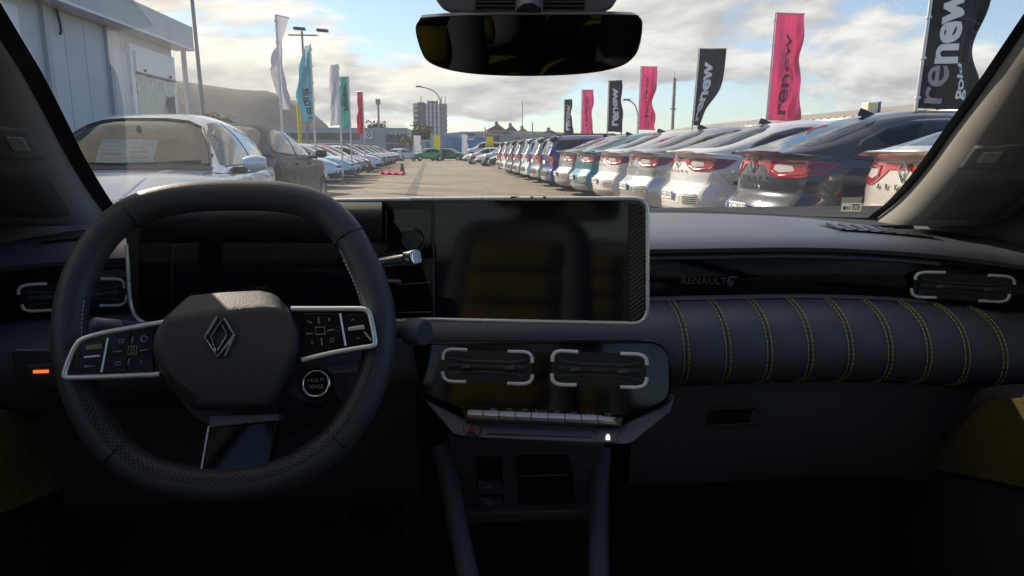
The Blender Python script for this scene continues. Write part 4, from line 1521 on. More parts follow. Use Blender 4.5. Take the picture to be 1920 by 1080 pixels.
# ---------- coupe SUV
COUPE = Shape(dict(W=1.82, xr0=-2.24, xf0=2.30, wf=1.42, wr=-1.30, wrad=.345, spokes=5,
    wz=[(.2, .955), (.34, .99), (.5, 1.0), (.62, .985), (.74, .98), (.86, 1.0), (.96, .985), (1.06, .955), (1.17, .90)],
    pl_c=.17, pl_p=5.0, crown=.045, rear_cv=.20, front_cv=.42,
    bot=[(-2.3, .27), (-1.9, .24), (0, .22), (1.9, .22), (2.3, .26)],
    top=[(-2.24, 1.155), (-2.0, 1.15), (-1.6, 1.115), (-.8, 1.065), (.6, 1.045), (1.05, 1.04), (1.4, 1.02), (1.9, .955), (2.15, .89), (2.3, .80)],
    rear=[(.2, -2.10), (.30, -2.22), (.44, -2.285), (.56, -2.285), (.66, -2.235), (.735, -2.17), (.82, -2.165), (1.0, -2.135), (1.065, -2.125), (1.10, -2.16), (1.13, -2.245), (1.15, -2.265), (1.165, -2.24)],
    front=[(.2, 2.20), (.35, 2.30), (.6, 2.32), (.75, 2.30), (.85, 2.24), (.95, 2.1)],
    belt=[(-2.3, 1.155), (-1.6, 1.115), (-.8, 1.065), (1.1, 1.04)],
    dome=[(-2.14, 1.145), (-1.95, 1.195), (-1.6, 1.31), (-1.25, 1.435), (-.9, 1.525), (-.5, 1.565), (-.1, 1.560), (.2, 1.49), (.5, 1.36), (.8, 1.20), (1.08, 1.03)],
    domew=[(-2.14, .86), (-1.6, .91), (-1.0, .95), (-.2, .965), (.5, .955), (1.1, .90)], dp=.50, dq=.78, tum=.20, ts=[0, .06, .12, .2, .28, .34, .40, .44, .48, .52, .56, .62, .68, .74, .79, .84, .87, .895, .91, .925, .94, .955, .97, .98, .99, 1]))
# ---------- hatchback
HATCH = Shape(dict(W=1.78, xr0=-1.95, xf0=2.05, wf=1.24, wr=-1.34, wrad=.315, spokes=5,
    wz=[(.2, .95), (.34, .985), (.5, 1.0), (.65, .985), (.8, .99), (.9, .975), (1.0, .93)],
    pl_c=.17, pl_p=5.0, crown=.05, rear_cv=.22, front_cv=.50,
    bot=[(-2.0, .25), (-1.7, .2), (0, .19), (1.7, .19), (2.05, .24)],
    top=[(-1.95, .97), (-1.0, .955), (.3, .945), (.95, .955), (1.25, .945), (1.6, .885), (1.85, .80), (2.05, .68)],
    rear=[(.2, -1.9), (.35, -2.0), (.55, -2.0), (.7, -1.95), (.9, -1.93), (1.0, -1.92)],
    front=[(.2, 2.0), (.35, 2.06), (.55, 2.07), (.68, 2.04), (.78, 1.98), (.9, 1.8)],
    belt=[(-2.0, .975), (-1.0, .955), (.3, .945), (1.0, .955)],
    dome=[(-1.93, .98), (-1.85, 1.13), (-1.7, 1.30), (-1.45, 1.385), (-1.0, 1.43), (-.5, 1.45), (-.1, 1.435), (.2, 1.36), (.5, 1.23), (.8, 1.07), (1.02, .94)],
    domew=[(-1.93, .90), (-1.0, .955), (-.2, .965), (.5, .955), (1.1, .91)], dp=.50, dq=.78, tum=.20, ts=[0, .06, .12, .2, .28, .36, .44, .52, .6, .67, .74, .80, .86, .91, .955, .985, 1]))
# ---------- tall estate
ESTATE = Shape(dict(W=1.78, xr0=-2.18, xf0=2.25, wf=1.40, wr=-1.38, wrad=.335, spokes=5,
    wz=[(.2, .95), (.34, .985), (.5, 1.0), (.65, .985), (.85, .99), (.97, .975), (1.05, .94)],
    pl_c=.13, pl_p=6.0, crown=.05, rear_cv=.13, front_cv=.36,
    bot=[(-2.2, .30), (-1.9, .25), (0, .22), (1.9, .22), (2.25, .27)],
    top=[(-2.18, 1.03), (-1.0, 1.03), (.6, 1.03), (1.05, 1.03), (1.4, 1.01), (1.9, .94), (2.1, .87), (2.25, .78)],
    rear=[(.2, -2.06), (.34, -2.21), (.55, -2.22), (.66, -2.16), (.9, -2.15), (1.06, -2.13)],
    front=[(.2, 2.15), (.35, 2.24), (.6, 2.27), (.75, 2.25), (.85, 2.18), (.95, 2.0)],
    belt=[(-2.2, 1.03), (-1.0, 1.03), (1.1, 1.03)],
    dome=[(-2.15, 1.04), (-2.10, 1.22), (-2.02, 1.42), (-1.92, 1.545), (-1.7, 1.59), (-1.1, 1.615), (-.4, 1.62), (0, 1.58), (.3, 1.47), (.6, 1.31), (.9, 1.14), (1.1, 1.02)],
    domew=[(-2.15, .93), (-1.0, .965), (-.2, .97), (.5, .955), (1.1, .90)], dp=.42, dq=.66, tum=.17, ts=[0, .06, .12, .2, .28, .36, .44, .52, .6, .67, .74, .80, .86, .91, .955, .985, 1]))
PROTO_M = paint('proto', (0.5, 0.5, 0.5))
def slot(o, m):
    o.material_slots[0].link = 'OBJECT'
    o.material_slots[0].material = m
def side_windows(rt, D, s, polys, name='side_window', off=.006):
    for ang, sg in ((ER, 1), (EL_, -1)):
        for p in polys:
            q = [(x * sg, z) for x, z in smooth_poly(p, .10, 3)]
            # ER looks to +y: right of view is +x
            part(D.patch(q, ang, off, .01, 3), name, CGL, rt, smooth=60)
def seams(rt, D, lines, ends=(), r=.0028):
    for ang, sg in ((ER, 1), (EL_, -1)):
        for p in lines:
            part(D.line([(x * sg, z) for x, z in p], ang, r, -.0005), 'panel_seam', SEAMM, rt)
    for ang, p in ends:
        part(D.line(p, ang, r, -.0005), 'panel_seam', SEAMM, rt)
def arches(rt, s, m=CLAD, w=.045):
    for wx in (s.wf, s.wr):
        for sd in (1, -1):
            R = s.wrad + .03
            rings = []
            for k in range(17):
                a = math.radians(-12 + 204 * k / 16)
                c, sn = math.cos(a), math.sin(a)
                y = s.hw(wx + R * c, s.wrad + R * sn)
                rings.append([V((wx + (R + o) * c, sd * (y + e), s.wrad + (R + o) * sn)) for o, e in ((.0, -.05), (.0, .008), (w * .5, .012), (w, .003), (w, -.03))])
            MB().loft(rings, closed=True).build('wheel_arch', m, rt, smooth=50)
def fin(rt, x, z):
    MB().prism([V((x - .10, 0, z - .004)), V((x + .10, 0, z - .004)), V((x - .02, 0, z + .06)), V((x - .085, 0, z + .072))], V((0, .001, 0))).build('fin_base', CLAD, rt)
    r = []
    for (xx, h, w) in ((.11, .005, .004), (.05, .03, .018), (-.02, .058, .02), (-.07, .074, .012), (-.10, .02, .014)):
        r.append([V((x + xx, -w, z - .01)), V((x + xx, -w * .4, z + h * .7)), V((x + xx - .005, 0, z + h)), V((x + xx, w * .4, z + h * .7)), V((x + xx, w, z - .01))])
    MB().loft(r).build('roof_antenna', mat('fin_black', (0.02, 0.02, 0.022), 0.3), rt, smooth=40)
def make_coupe(label, m, plate_txt, word=True, group=None):
    s = COUPE
    rt = root('coupe_suv', label, 'car', group=group)
    b = s.mesh()
    D = Decal(b, s)
    bo = part(b, 'body', PROTO_M, rt, smooth=38)
    slot(bo, m)
    underbody(rt, s)
    add_wheels(rt, s, RIMM)
    arches(rt, s)
    # glass
    side_windows(rt, D, s, [[(-.42, 1.09), (-.36, 1.475), (-.75, 1.455), (-1.10, 1.375), (-1.38, 1.255), (-1.46, 1.18), (-1.36, 1.135)][::-1], [(-.34, 1.085), (-.29, 1.48), (.06, 1.46), (.35, 1.37), (.70, 1.17), (.76, 1.075)]])
    rg = [(-.58, 1.19), (.58, 1.19), (.60, 1.23), (.52, 1.40), (.40, 1.475), (.20, 1.505), (-.20, 1.505), (-.40, 1.475), (-.52, 1.40), (-.60, 1.23)]
    part(D.patch(smooth_poly(rg, .2, 3), E0, .004, .01, 4), 'rear_window', CGL, rt, smooth=60)
    wg = [(-.62, 1.08), (.62, 1.08), (.53, 1.34), (.42, 1.45), (.2, 1.49), (-.2, 1.49), (-.42, 1.45), (-.53, 1.34)]
    part(D.patch(smooth_poly(wg, .12, 3), EF, .004, .01, 4), 'windscreen', CGL, rt, smooth=60)
    # tail lamps: joined band, lamp bodies wrapping to the sides, clear insert
    for sg in (1, -1):
        P = lambda pts: [(x * sg, z) for x, z in pts]
        # the patch is seen square to the corner (45 degrees)
        A = E0 + sg * math.radians(38)
        lamp = [(.20, 1.06), (.40, 1.062), (.62, 1.062), (.86, 1.052), (1.02, 1.035), (.92, .935), (.68, .888), (.44, .888), (.34, .93), (.26, .99)]
        part(D.patch(P(smooth_poly(lamp, .12, 2)), A, .010, .03, 4), 'tail_lamp', REDL, rt, smooth=50)
        o = LAST[0]
        ins = [(.40, 1.015), (.60, 1.015), (.64, .955), (.46, .940), (.38, .97)]
        part(D.patch(P(smooth_poly(ins, .15, 2)), A, .0135, .008, 3), 'lamp_insert', CLRL, o, smooth=50)
        ring = [(.35, 1.035), (.74, 1.032), (.82, .98), (.72, .925), (.46, .912), (.35, .96), (.35, 1.035)]
        part(D.line(P(ring), A, .006, .0125), 'lamp_ring', REDD, o)
        tip = [(.80, 1.046), (1.00, 1.032), (.91, .942), (.78, .915)]
        part(D.patch(P(smooth_poly(tip, .15, 2)), A, .0128, .008, 3), 'lamp_tip', REDD, o, smooth=50)
    part(D.patch([(-.60, 1.06), (.60, 1.06), (.60, 1.03), (.42, 1.012), (-.42, 1.012), (-.60, 1.03)], E0, .009, .02, 3), 'light_band', REDL, rt, smooth=50)
    # emblem
    e = MB()
    d, r, u = D.frame(E0)
    rhombus(e, D.on((0, 1.0), E0, .02), r, V((0, 0, 1)), -d, .082, .060, .34)
    e.build('emblem', CHR, rt, bevel=.003)
    if word:
        word = 'ARKANA'
        for k, ch in enumerate(word):
            c = D.on((-.30 + .12 * k, .885), E0, .014)
            text_at(c, r, (0, 0, 1), ch, .055, .003).build('lettering', mat('badge_dark', (0.06, 0.06, 0.065), 0.3, metal=.6), rt)
    # bumper: plate recess, side grilles with bars, lower guard, reflectors
    part(D.patch([(-.36, .655), (.36, .655), (.40, .60), (.36, .46), (-.36, .46), (-.40, .60)], E0, .004, .02, 3), 'bumper_panel', m if False else PROTO_M, rt, smooth=50)
    slot(LAST[0], m)
    plate(rt, D, E0, 0, .565, plate_txt)
    for sg in (1, -1):
        A = E0 + sg * math.radians(30)
        q = [(x * sg, z) for x, z in smooth_poly([(.36, .60), (.62, .60), (.70, .50), (.66, .45), (.38, .46)], .15, 3)]
        part(D.patch(q, A, .008, .02, 3), 'side_grille', SILV, rt, smooth=50)
        o = LAST[0]
        for k in range(5):
            z = .475 + k * .027
            part(D.line([(.40 * sg, z), (.645 * sg, z + .004)], A, .0055, .010), 'grille_bar', SEAMM, o)
        part(D.patch([(x * sg, z) for x, z in ((.42, .345), (.66, .35), (.66, .305), (.42, .305))], A, .008, .015, 2), 'reflector', REDL, rt, smooth=50)
        part(D.patch([(x * sg, z) for x, z in smooth_poly([(-1.72, .77), (-1.64, .77), (-1.62, .72), (-1.70, .72)][::-1], .2, 2)], ER if sg > 0 else EL_, .003, .01, 2), 'side_marker', REDD, rt)
    part(D.patch([(-.66, .40), (.66, .40), (.74, .34), (.60, .265), (-.60, .265), (-.74, .34)], E0, .010, .03, 3), 'lower_guard', mat('guard_grey', (0.30, 0.29, 0.28), 0.5), rt, smooth=50)
    part(D.patch([(-.30, .375), (.30, .375), (.24, .31), (-.24, .31)], E0, .018, .02, 2), 'skid_plate', SILV, rt, smooth=50)
    # sill cladding
    for ang, sg in ((ER, 1), (EL_, -1)):
        part(D.patch([(x * sg, z) for x, z in ((-.86, .40), (.98, .40), (1.0, .24), (-.88, .24))], ang, .010, .02, 3), 'sill_cladding', CLAD, rt, smooth=50)
        part(D.patch([(x * sg, z) for x, z in smooth_poly([(-1.66, .98), (-1.42, .995), (-1.40, .82), (-1.62, .81)], .2, 3)], ang, .0015, .01, 3), 'fuel_flap' if sg > 0 else 'quarter_panel', PROTO_M, rt, smooth=60)
        slot(LAST[0], m)
        part(D.line([(x * sg, z) for x, z in smooth_poly([(-1.66, .98), (-1.42, .995), (-1.40, .82), (-1.62, .81)], .2, 3) + [smooth_poly([(-1.66, .98), (-1.42, .995), (-1.40, .82), (-1.62, .81)], .2, 3)[0]]], ang, .003, .001, 2), 'flap_gap', SEAMM, rt)
        for hx in (-.62, .28):
            part(D.patch([(x * sg, z) for x, z in smooth_poly([(hx - .10, .97), (hx + .10, .965), (hx + .10, .94), (hx - .10, .945)], .2, 2)], ang, .028, .03, 2), 'door_handle', PROTO_M, rt, smooth=50)
            slot(LAST[0], m)
        part(D.line([(x * sg, z) for x, z in ((-1.48, 1.14), (-.9, 1.092), (.78, 1.068))], ang, .007, .004), 'belt_trim', CHR if False else CLAD, rt)
    seams(rt, D, [[(-.95, 1.08), (-.92, .82), (-.80, .62), (-.78, .40)], [(-.38, 1.07), (-.40, .40)], [(.72, 1.06), (.80, .80), (.80, .40)], [(-.38, 1.07), (-.33, 1.48)], [(-1.95, .95), (-1.70, .70), (-1.62, .62)]],
          ends=[(E0, [(-.76, .88), (-.70, .74), (-.58, .665), (.58, .665), (.70, .74), (.76, .88)])])
    fin(rt, -.92, interp(s.dome, -.92))
    # nose: lamps, grille, plate
    for sg in (1, -1):
        A = EF + sg * math.radians(30)
        q = [(x * sg, z) for x, z in smooth_poly([(.30, .86), (.72, .90), (.90, .88), (.80, .78), (.52, .76), (.48, .60), (.42, .60), (.40, .78)], .12, 2)]
        part(D.patch(q, A, .006, .02, 3), 'headlamp', HEADL, rt, smooth=50)
    part(D.patch([(-.48, .80), (.48, .80), (.42, .70), (-.42, .70)], EF, .004, .02, 3), 'grille', SEAMM, rt, smooth=50)
    part(D.patch([(-.62, .46), (.62, .46), (.56, .32), (-.56, .32)], EF, .004, .02, 3), 'air_intake', CLAD, rt, smooth=50)
    plate(rt, D, EF, 0, .53, plate_txt)
    e = MB()
    d, r, u = D.frame(EF)
    rhombus(e, D.on((0, .76), EF, .016), r, V((0, 0, 1)), -d, .08, .06, .32)
    e.build('emblem', CHR, rt, bevel=.003)
    mirrors(rt, s, .72, 1.05, m)
    return rt
def make_hatch(label, m, plate_txt='', near=False, group=None, name='hatchback'):
    s = HATCH
    rt = root(name, label, 'car', group=group)
    b = s.mesh()
    D = Decal(b, s)
    WG = [(-.67, .985), (.67, .985), (.585, 1.16), (.48, 1.30), (.36, 1.352), (.18, 1.372), (-.18, 1.372), (-.36, 1.352), (-.48, 1.30), (-.585, 1.16)]
    wg = smooth_poly(WG, .15, 3)
    if near:
        # open the body behind the windscreen so one looks into the cabin
        c2 = MB()
        c2.v = b.v
        def inside(f):
            c = sum((b.v[i] for i in f), V((0, 0, 0))) / len(f)
            return .16 < c.x < 1.0 and .965 < c.z < 1.385 and abs(c.y) < interp([(.96, .66), (.985, .66), (1.16, .575), (1.30, .47), (1.352, .35), (1.372, .18)], c.z)
        c2.f = [f for f in b.f if not inside(f)]
        bo = part(c2, 'body', PROTO_M, rt, smooth=38)
    else:
        bo = part(b, 'body', PROTO_M, rt, smooth=38)
    slot(bo, m)
    underbody(rt, s)
    add_wheels(rt, s, RIMM)
    side_windows(rt, D, s, [[(-.28, .99), (-.24, 1.365), (-.75, 1.35), (-1.10, 1.27), (-1.30, 1.14), (-1.30, 1.02)][::-1], [(-.20, .985), (-.17, 1.37), (.08, 1.345), (.35, 1.245), (.62, 1.10), (.84, .985)]])
    part(D.patch(smooth_poly([(-.58, 1.03), (.58, 1.03), (.50, 1.28), (.34, 1.33), (-.34, 1.33), (-.50, 1.28)], .15, 3), E0, .004, .01, 3), 'rear_window', CGL, rt, smooth=60)
    if near:
        part(D.patch(wg, EF, .006, .004, 5), 'windscreen', glass_mat('near_windscreen', (0.60, 0.78, 0.78), 0.0, 1.1, 1.5), rt, smooth=60)
        # frit, sensor mount, wipers, cabin
        bd = WG + [WG[0]]
        part(D.line(bd, EF, .016, .0, 10), 'windscreen_frit', FRIT, rt)
        part(D.patch([(-.17, 1.366), (.17, 1.366), (.10, 1.245), (-.10, 1.245)], EF, .0, .004, 3), 'sensor_mount', mat('mount_mauve', (0.12, 0.10, 0.10), 0.6), rt)
        for y0, y1 in ((-.62, .02), (-.02, .60)):
            c = [D.hit(V((.945 - .16 * (y0 + (y1 - y0) * k / 6) ** 2, y0 + (y1 - y0) * k / 6, 3)), V((0, 0, -1))) + V((.0, 0, .016)) for k in range(7)]
            part(MB().tube(c, .010, 6), 'wiper', CLAD, rt, smooth=60)
        part(MB().grid([[D.hit(V((.985, -.7 + 1.4 * i / 12, 3)), V((0, 0, -1))) + V((.02, 0, .004)), D.hit(V((.93, -.7 + 1.4 * i / 12, 3)), V((0, 0, -1))) + V((0, 0, .006))] for i in range(13)]), 'cowl', CLAD, rt)
        MB().grid([r for r in s.dome_rows(.955, -.02) if r[0].x < .14]).build('headliner', INTR, rt, smooth=60)
        MB().box((-1.05, -.62, .5), (-.90, .62, 1.16)).build('rear_bench', INTR, rt, bevel=.04)
        ca = MB().box((-1.2, -.70, .55), (.55, .70, .60)).build('cabin_floor', INTR, rt)
        MB().box((.35, -.68, .75), (.95, .68, .94)).build('dash_top', INTR, rt, bevel=.04)
        for sy in (-.36, .36):
            MB().box((-.55, sy - .23, .6), (-.38, sy + .23, 1.15)).build('seat_back', INTR, rt, bevel=.05, bseg=3)
            MB().box((-.56, sy - .12, 1.16), (-.44, sy + .12, 1.32)).build('headrest', INTR, rt, bevel=.04, bseg=3)
        MB().tube([V((.42, -.0, 1.30)), V((.40, .0, 1.27))], .02, 8).build('mirror_stem', INTR, rt)
    else:
        part(D.patch(wg, EF, .004, .01, 4), 'windscreen', CGL, rt, smooth=60)
    for sg in (1, -1):
        A = EF + sg * math.radians(38)
        q = [(x * sg, z) for x, z in smooth_poly([(.18, .74), (.55, .83), (.86, .85), (.92, .80), (.60, .72), (.28, .66)], .15, 2)]
        part(D.patch(q, A, .006, .02, 3), 'headlamp', HEADL, rt, smooth=50)
        o = LAST[0]
        part(D.patch([(x * sg, z) for x, z in smooth_poly([(.42, .77), (.58, .80), (.60, .74), (.46, .71)], .25, 3)], A, .009, .01, 2), 'lamp_lens', CLRL, o)
        A2 = E0 + sg * math.radians(38)
        q = [(x * sg, z) for x, z in smooth_poly([(.24, .90), (.70, .93), (.92, .90), (.84, .80), (.50, .78), (.30, .82)], .15, 2)]
        part(D.patch(q, A2, .008, .02, 3), 'tail_lamp', REDL, rt, smooth=50)
    part(D.patch(smooth_poly([(-.42, .70), (.42, .70), (.34, .62), (-.34, .62)], .15, 2), EF, .005, .02, 3), 'grille', SEAMM, rt, smooth=50)
    part(D.patch(smooth_poly([(-.66, .46), (.66, .46), (.58, .28), (-.58, .28)], .15, 2), EF, .005, .02, 3), 'air_intake', CLAD, rt, smooth=50)
    part(D.patch(smooth_poly([(.66, .56), (.78, .54), (.74, .36), (.64, .34)], .15, 2), EF - .35, .005, .02, 2), 'fog_recess', CLAD, rt, smooth=50)
    part(D.patch(smooth_poly([(-.66, .56), (-.78, .54), (-.74, .36), (-.64, .34)], .15, 2), EF + .35, .005, .02, 2), 'fog_recess', CLAD, rt, smooth=50)
    plate(rt, D, EF, 0, .50, plate_txt)
    plate(rt, D, E0, 0, .62, plate_txt)
    e = MB()
    d, r, u = D.frame(EF)
    rhombus(e, D.on((0, .69), EF, .02), r, V((0, 0, 1)), -d, .085, .062, .32)
    e.build('emblem', CHR, rt, bevel=.003)
    seams(rt, D, [[(-.98, .95), (-.95, .75), (-.82, .58), (-.82, .30)], [(-.24, .95), (-.26, .28)], [(.72, .95), (.80, .72), (.80, .30)], [(-.24, .97), (-.20, 1.37)]])
    for ang, sg in ((ER, 1), (EL_, -1)):
        for hx in (-.62, .24):
            part(D.patch([(x * sg, z) for x, z in smooth_poly([(hx - .09, .875), (hx + .09, .87), (hx + .09, .85), (hx - .09, .855)], .2, 2)], ang, .024, .03, 2), 'door_handle', PROTO_M, rt, smooth=50)
            slot(LAST[0], m)
        part(D.line([(x * sg, z) for x, z in ((-1.32, .985), (.80, .975))], ang, .006, .004), 'belt_trim', CLAD, rt)
    if near:
        # bonnet shut lines and its two raised creases
        for sg in (-1, 1):
            c = [D.hit(V((x, sg * y, 3)), V((0, 0, -1))) for x, y in ((1.04, .42), (1.25, .38), (1.5, .33), (1.75, .28), (1.9, .26))]
            part(MB().tube(catmull(c, 4), .011, 8, up=(0, 0, 1), ry=.005), 'bonnet_crease', PROTO_M, rt, smooth=60)
            slot(LAST[0], m)
            c = [D.hit(V((x, sg * y, 3)), V((0, 0, -1))) for x, y in ((1.02, .70), (1.3, .70), (1.6, .66), (1.85, .58))]
            MB().tube(catmull(c, 4), .003, 5).build('panel_seam', SEAMM, rt)
    mirrors(rt, s, .66, .95, m)
    fin(rt, -1.25, interp(s.dome, -1.25))
    return rt
def make_estate(label, m, plate_txt='', group=None, name='estate_car'):
    s = ESTATE
    rt = root(name, label, 'car', group=group)
    b = s.mesh()
    D = Decal(b, s)
    bo = part(b, 'body', PROTO_M, rt, smooth=38)
    slot(bo, m)
    underbody(rt, s)
    add_wheels(rt, s, RIMM)
    arches(rt, s)
    side_windows(rt, D, s, [[(-1.15, 1.09), (-1.12, 1.50), (-1.70, 1.48), (-1.88, 1.42), (-1.94, 1.12)][::-1], [(-.24, 1.08), (-.22, 1.52), (-1.06, 1.51), (-1.08, 1.08)][::-1], [(-.16, 1.08), (-.13, 1.52), (.15, 1.47), (.42, 1.34), (.74, 1.12), (.76, 1.08)]])
    part(D.patch(smooth_poly([(-.62, 1.08), (.62, 1.08), (.56, 1.47), (-.56, 1.47)], .12, 3), E0, .004, .01, 3), 'rear_window', CGL, rt, smooth=60)
    part(D.patch(smooth_poly([(-.64, 1.08), (.64, 1.08), (.57, 1.40), (.47, 1.52), (.2, 1.56), (-.2, 1.56), (-.47, 1.52), (-.57, 1.40)], .12, 3), EF, .004, .01, 4), 'windscreen', CGL, rt, smooth=60)
    for sg in (1, -1):
        A2 = E0 + sg * math.radians(40)
        q = [(x * sg, z) for x, z in smooth_poly([(.34, 1.02), (.70, 1.03), (.78, .98), (.72, .76), (.56, .76), (.52, .88), (.34, .90)], .12, 2)]
        part(D.patch(q, A2, .008, .02, 3), 'tail_lamp', REDL, rt, smooth=50)
        A = EF + sg * math.radians(36)
        q = [(x * sg, z) for x, z in smooth_poly([(.24, .84), (.60, .88), (.84, .86), (.80, .76), (.36, .76)], .15, 2)]
        part(D.patch(q, A, .006, .02, 3), 'headlamp', HEADL, rt, smooth=50)
        MB().tube([V((-1.85, sg * .58, interp(s.dome, -1.85) - .05)), V((-1.7, sg * .60, interp(s.dome, -1.7) + .035)), V((-.2, sg * .61, interp(s.dome, -.2) + .03)), V((.0, sg * .60, interp(s.dome, 0) - .05))], .018, 8).build('roof_rail', mat('rail_dark', (0.05, 0.05, 0.05), .5), rt, smooth=60)
    part(D.patch([(-.55, .60), (.55, .60), (.62, .42), (-.62, .42)], E0, .008, .02, 3), 'bumper_insert', CLAD, rt, smooth=50)
    part(D.patch([(-.40, .40), (.40, .40), (.34, .31), (-.34, .31)], E0, .014, .02, 2), 'skid_plate', SILV, rt, smooth=50)
    part(D.patch(smooth_poly([(-.50, .80), (.50, .80), (.44, .68), (-.44, .68)], .12, 2), EF, .005, .02, 3), 'grille', SEAMM, rt, smooth=50)
    part(D.patch(smooth_poly([(-.66, .48), (.66, .48), (.58, .30), (-.58, .30)], .12, 2), EF, .005, .02, 3), 'air_intake', CLAD, rt, smooth=50)
    plate(rt, D, E0, 0, .82, plate_txt)
    plate(rt, D, EF, 0, .56, plate_txt)
    c = D.on((0, .93), E0, .01)
    MB().box(c + V((-.01, -.10, -.02)), c + V((.0, .10, .02))).build('emblem', CHR, rt, bevel=.003)
    # roof spoiler
    part(MB().prism([V((-2.02, -.58, 1.50)), V((-2.14, -.50, 1.545)), V((-2.14, .50, 1.545)), V((-2.02, .58, 1.50)), V((-1.85, .55, 1.585)), V((-1.85, -.55, 1.585))], V((0, 0, .012))), 'roof_spoiler', PROTO_M, rt, bevel=.005)
    slot(LAST[0], m)
    seams(rt, D, [[(-1.12, 1.06), (-1.08, .78), (-.94, .60), (-.92, .36)], [(-.20, 1.06), (-.22, .32)], [(.74, 1.05), (.82, .80), (.82, .36)]], ends=[(E0, [(-.74, 1.02), (-.70, .66), (.70, .66), (.74, 1.02)])])
    for ang, sg in ((ER, 1), (EL_, -1)):
        part(D.patch([(x * sg, z) for x, z in ((-.95, .40), (.98, .40), (1.0, .24), (-.98, .24))], ang, .010, .02, 2), 'sill_cladding', CLAD, rt, smooth=50)
        for hx in (-.66, .26):
            part(D.patch([(x * sg, z) for x, z in smooth_poly([(hx - .10, .95), (hx + .10, .945), (hx + .10, .92), (hx - .10, .925)], .2, 2)], ang, .026, .03, 2), 'door_handle', PROTO_M, rt, smooth=50)
            slot(LAST[0], m)
    mirrors(rt, s, .72, 1.05, m)
    return rt
def recolour(rt, old, new):
    for c in [rt] + list(rt.children_recursive):
        if c.type == 'MESH' and c.material_slots and c.material_slots[0].material == old:
            c.material_slots[0].link = 'OBJECT'
            c.material_slots[0].material = new
def place(rt, x, y, heading):
    """heading: compass of the nose, degrees, 0 = +X, 90 = +Y"""
    rt.location = (x, y, 0)
    rt.rotation_euler = (0, 0, math.radians(heading))
    return rt
def clone(src, label, old, new, x, y, h, name=None, group=None, scale=1.0):
    o = copy_tree(src)
    if name:
        o.name = name
    o['label'] = label
    if group:
        o['group'] = group
    elif 'group' in o:
        del o['group']
    recolour(o, old, new)
    o.scale = (scale,) * 3
    return place(o, x, y, h)
# ------------------------------------------------------------------ right row, tails to the aisle (nose to +X)
P_BEIGE = paint('pearl_beige', (0.46, 0.43, 0.40), .35, .30)
P_DARK = paint('slate_black', (0.030, 0.034, 0.045), .45, .28)
P_WHITE = paint('white', (0.56, 0.565, 0.57), .05, .25)
P_SILV = paint('silver', (0.36, 0.37, 0.39), .6, .30)
P_TEAL = paint('teal', (0.05, 0.18, 0.24), .4, .28)
P_BLUE = paint('cobalt', (0.03, 0.06, 0.19), .35, .28)
P_GREY = paint('mid_grey', (0.22, 0.225, 0.235), .5, .30)
P_SKY = paint('sky_blue', (0.28, 0.52, 0.64), .15, .28)
P_PALE = paint('pale_blue', (0.52, 0.64, 0.74), .2, .28)
P_RED = paint('red', (0.42, 0.02, 0.03), .2, .28)
P_GREEN = paint('green', (0.03, 0.26, 0.09), .1, .28)
P_NAVY = paint('navy', (0.015, 0.03, 0.12), .4, .28)
P_BLACK = paint('black', (0.012, 0.012, 0.014), .2, .25)
TAILX = 3.24
GR = 'cars parked with their tails to the aisle'
CXO = TAILX + 2.27
row = []
c0 = place(make_coupe('pearl beige coupe SUV with ARKANA lettering and no number plate digits, beside the dark one', P_BEIGE, '', True, GR), CXO, 4.82, 0)
c0['label'] = 'pearl beige coupe SUV half hidden by the pillar, ARKANA lettering across its tailgate'
c1 = place(make_coupe('glossy slate black coupe SUV with its tail to the aisle', P_DARK, 'GG-250-JT', True, GR), CXO, 7.30, 0)
c2 = clone(c1, 'white coupe SUV directly beside the slate black one', P_DARK, P_WHITE, CXO, 9.65, 0, group=GR)
c3 = clone(c1, 'bright silver coupe SUV next but one to the slate black one', P_DARK, P_SILV, CXO, 12.0, 0, group=GR)
c4 = clone(c1, 'white coupe SUV parked against the teal one', P_DARK, P_WHITE, CXO + .02, 14.3, 0, group=GR)
c5 = clone(c1, 'teal blue coupe SUV in the row of tails', P_DARK, P_TEAL, CXO, 16.65, 0, group=GR)
c6 = clone(c1, 'silver coupe SUV between the teal and the cobalt blue car', P_DARK, P_SILV, CXO, 18.95, 0, group=GR)
e0 = place(make_estate('cobalt blue estate car with roof rails in the row of tails', P_BLUE, '', GR), CXO - .05, 21.4, 0)
cols = [(P_SILV, 'silver'), (P_PALE, 'pale blue grey'), (P_SILV, 'silver'), (P_GREY, 'grey'), (P_WHITE, 'white'), (P_GREY, 'grey')]
for k, (m_, nm) in enumerate(cols):
    lab = ['silver estate car beside the cobalt blue one', 'pale blue grey estate car in the far half of the row of tails', 'silver estate car next to the pale blue grey one', 'mid grey estate car between a silver and a white one', 'white estate car with roof rails between two grey ones', 'mid grey estate car last of the estates, beside the small red car'][k]
    clone(e0, lab, P_BLUE, m_, CXO - .05, 24.0 + 2.75 * k, 0, group=GR)
h0 = place(make_hatch('white and red end car', P_RED, '', False, GR), CXO + .35, 41.0, 180)
h0['label'] = 'small red hatchback nosing into the aisle behind the grey estates'
clone(h0, 'black hatchback nosing into the aisle beside the small red one', P_RED, P_BLACK, CXO + .1, 46.5, 180, group=GR)
clone(h0, 'white hatchback side on at the far end, next to the black one', P_RED, P_WHITE, CXO - .3, 55.0, 186, group=GR)
clone(h0, 'white hatchback furthest down the row, behind the other white one', P_RED, P_WHITE, CXO - .9, 63.5, 184, group=GR)

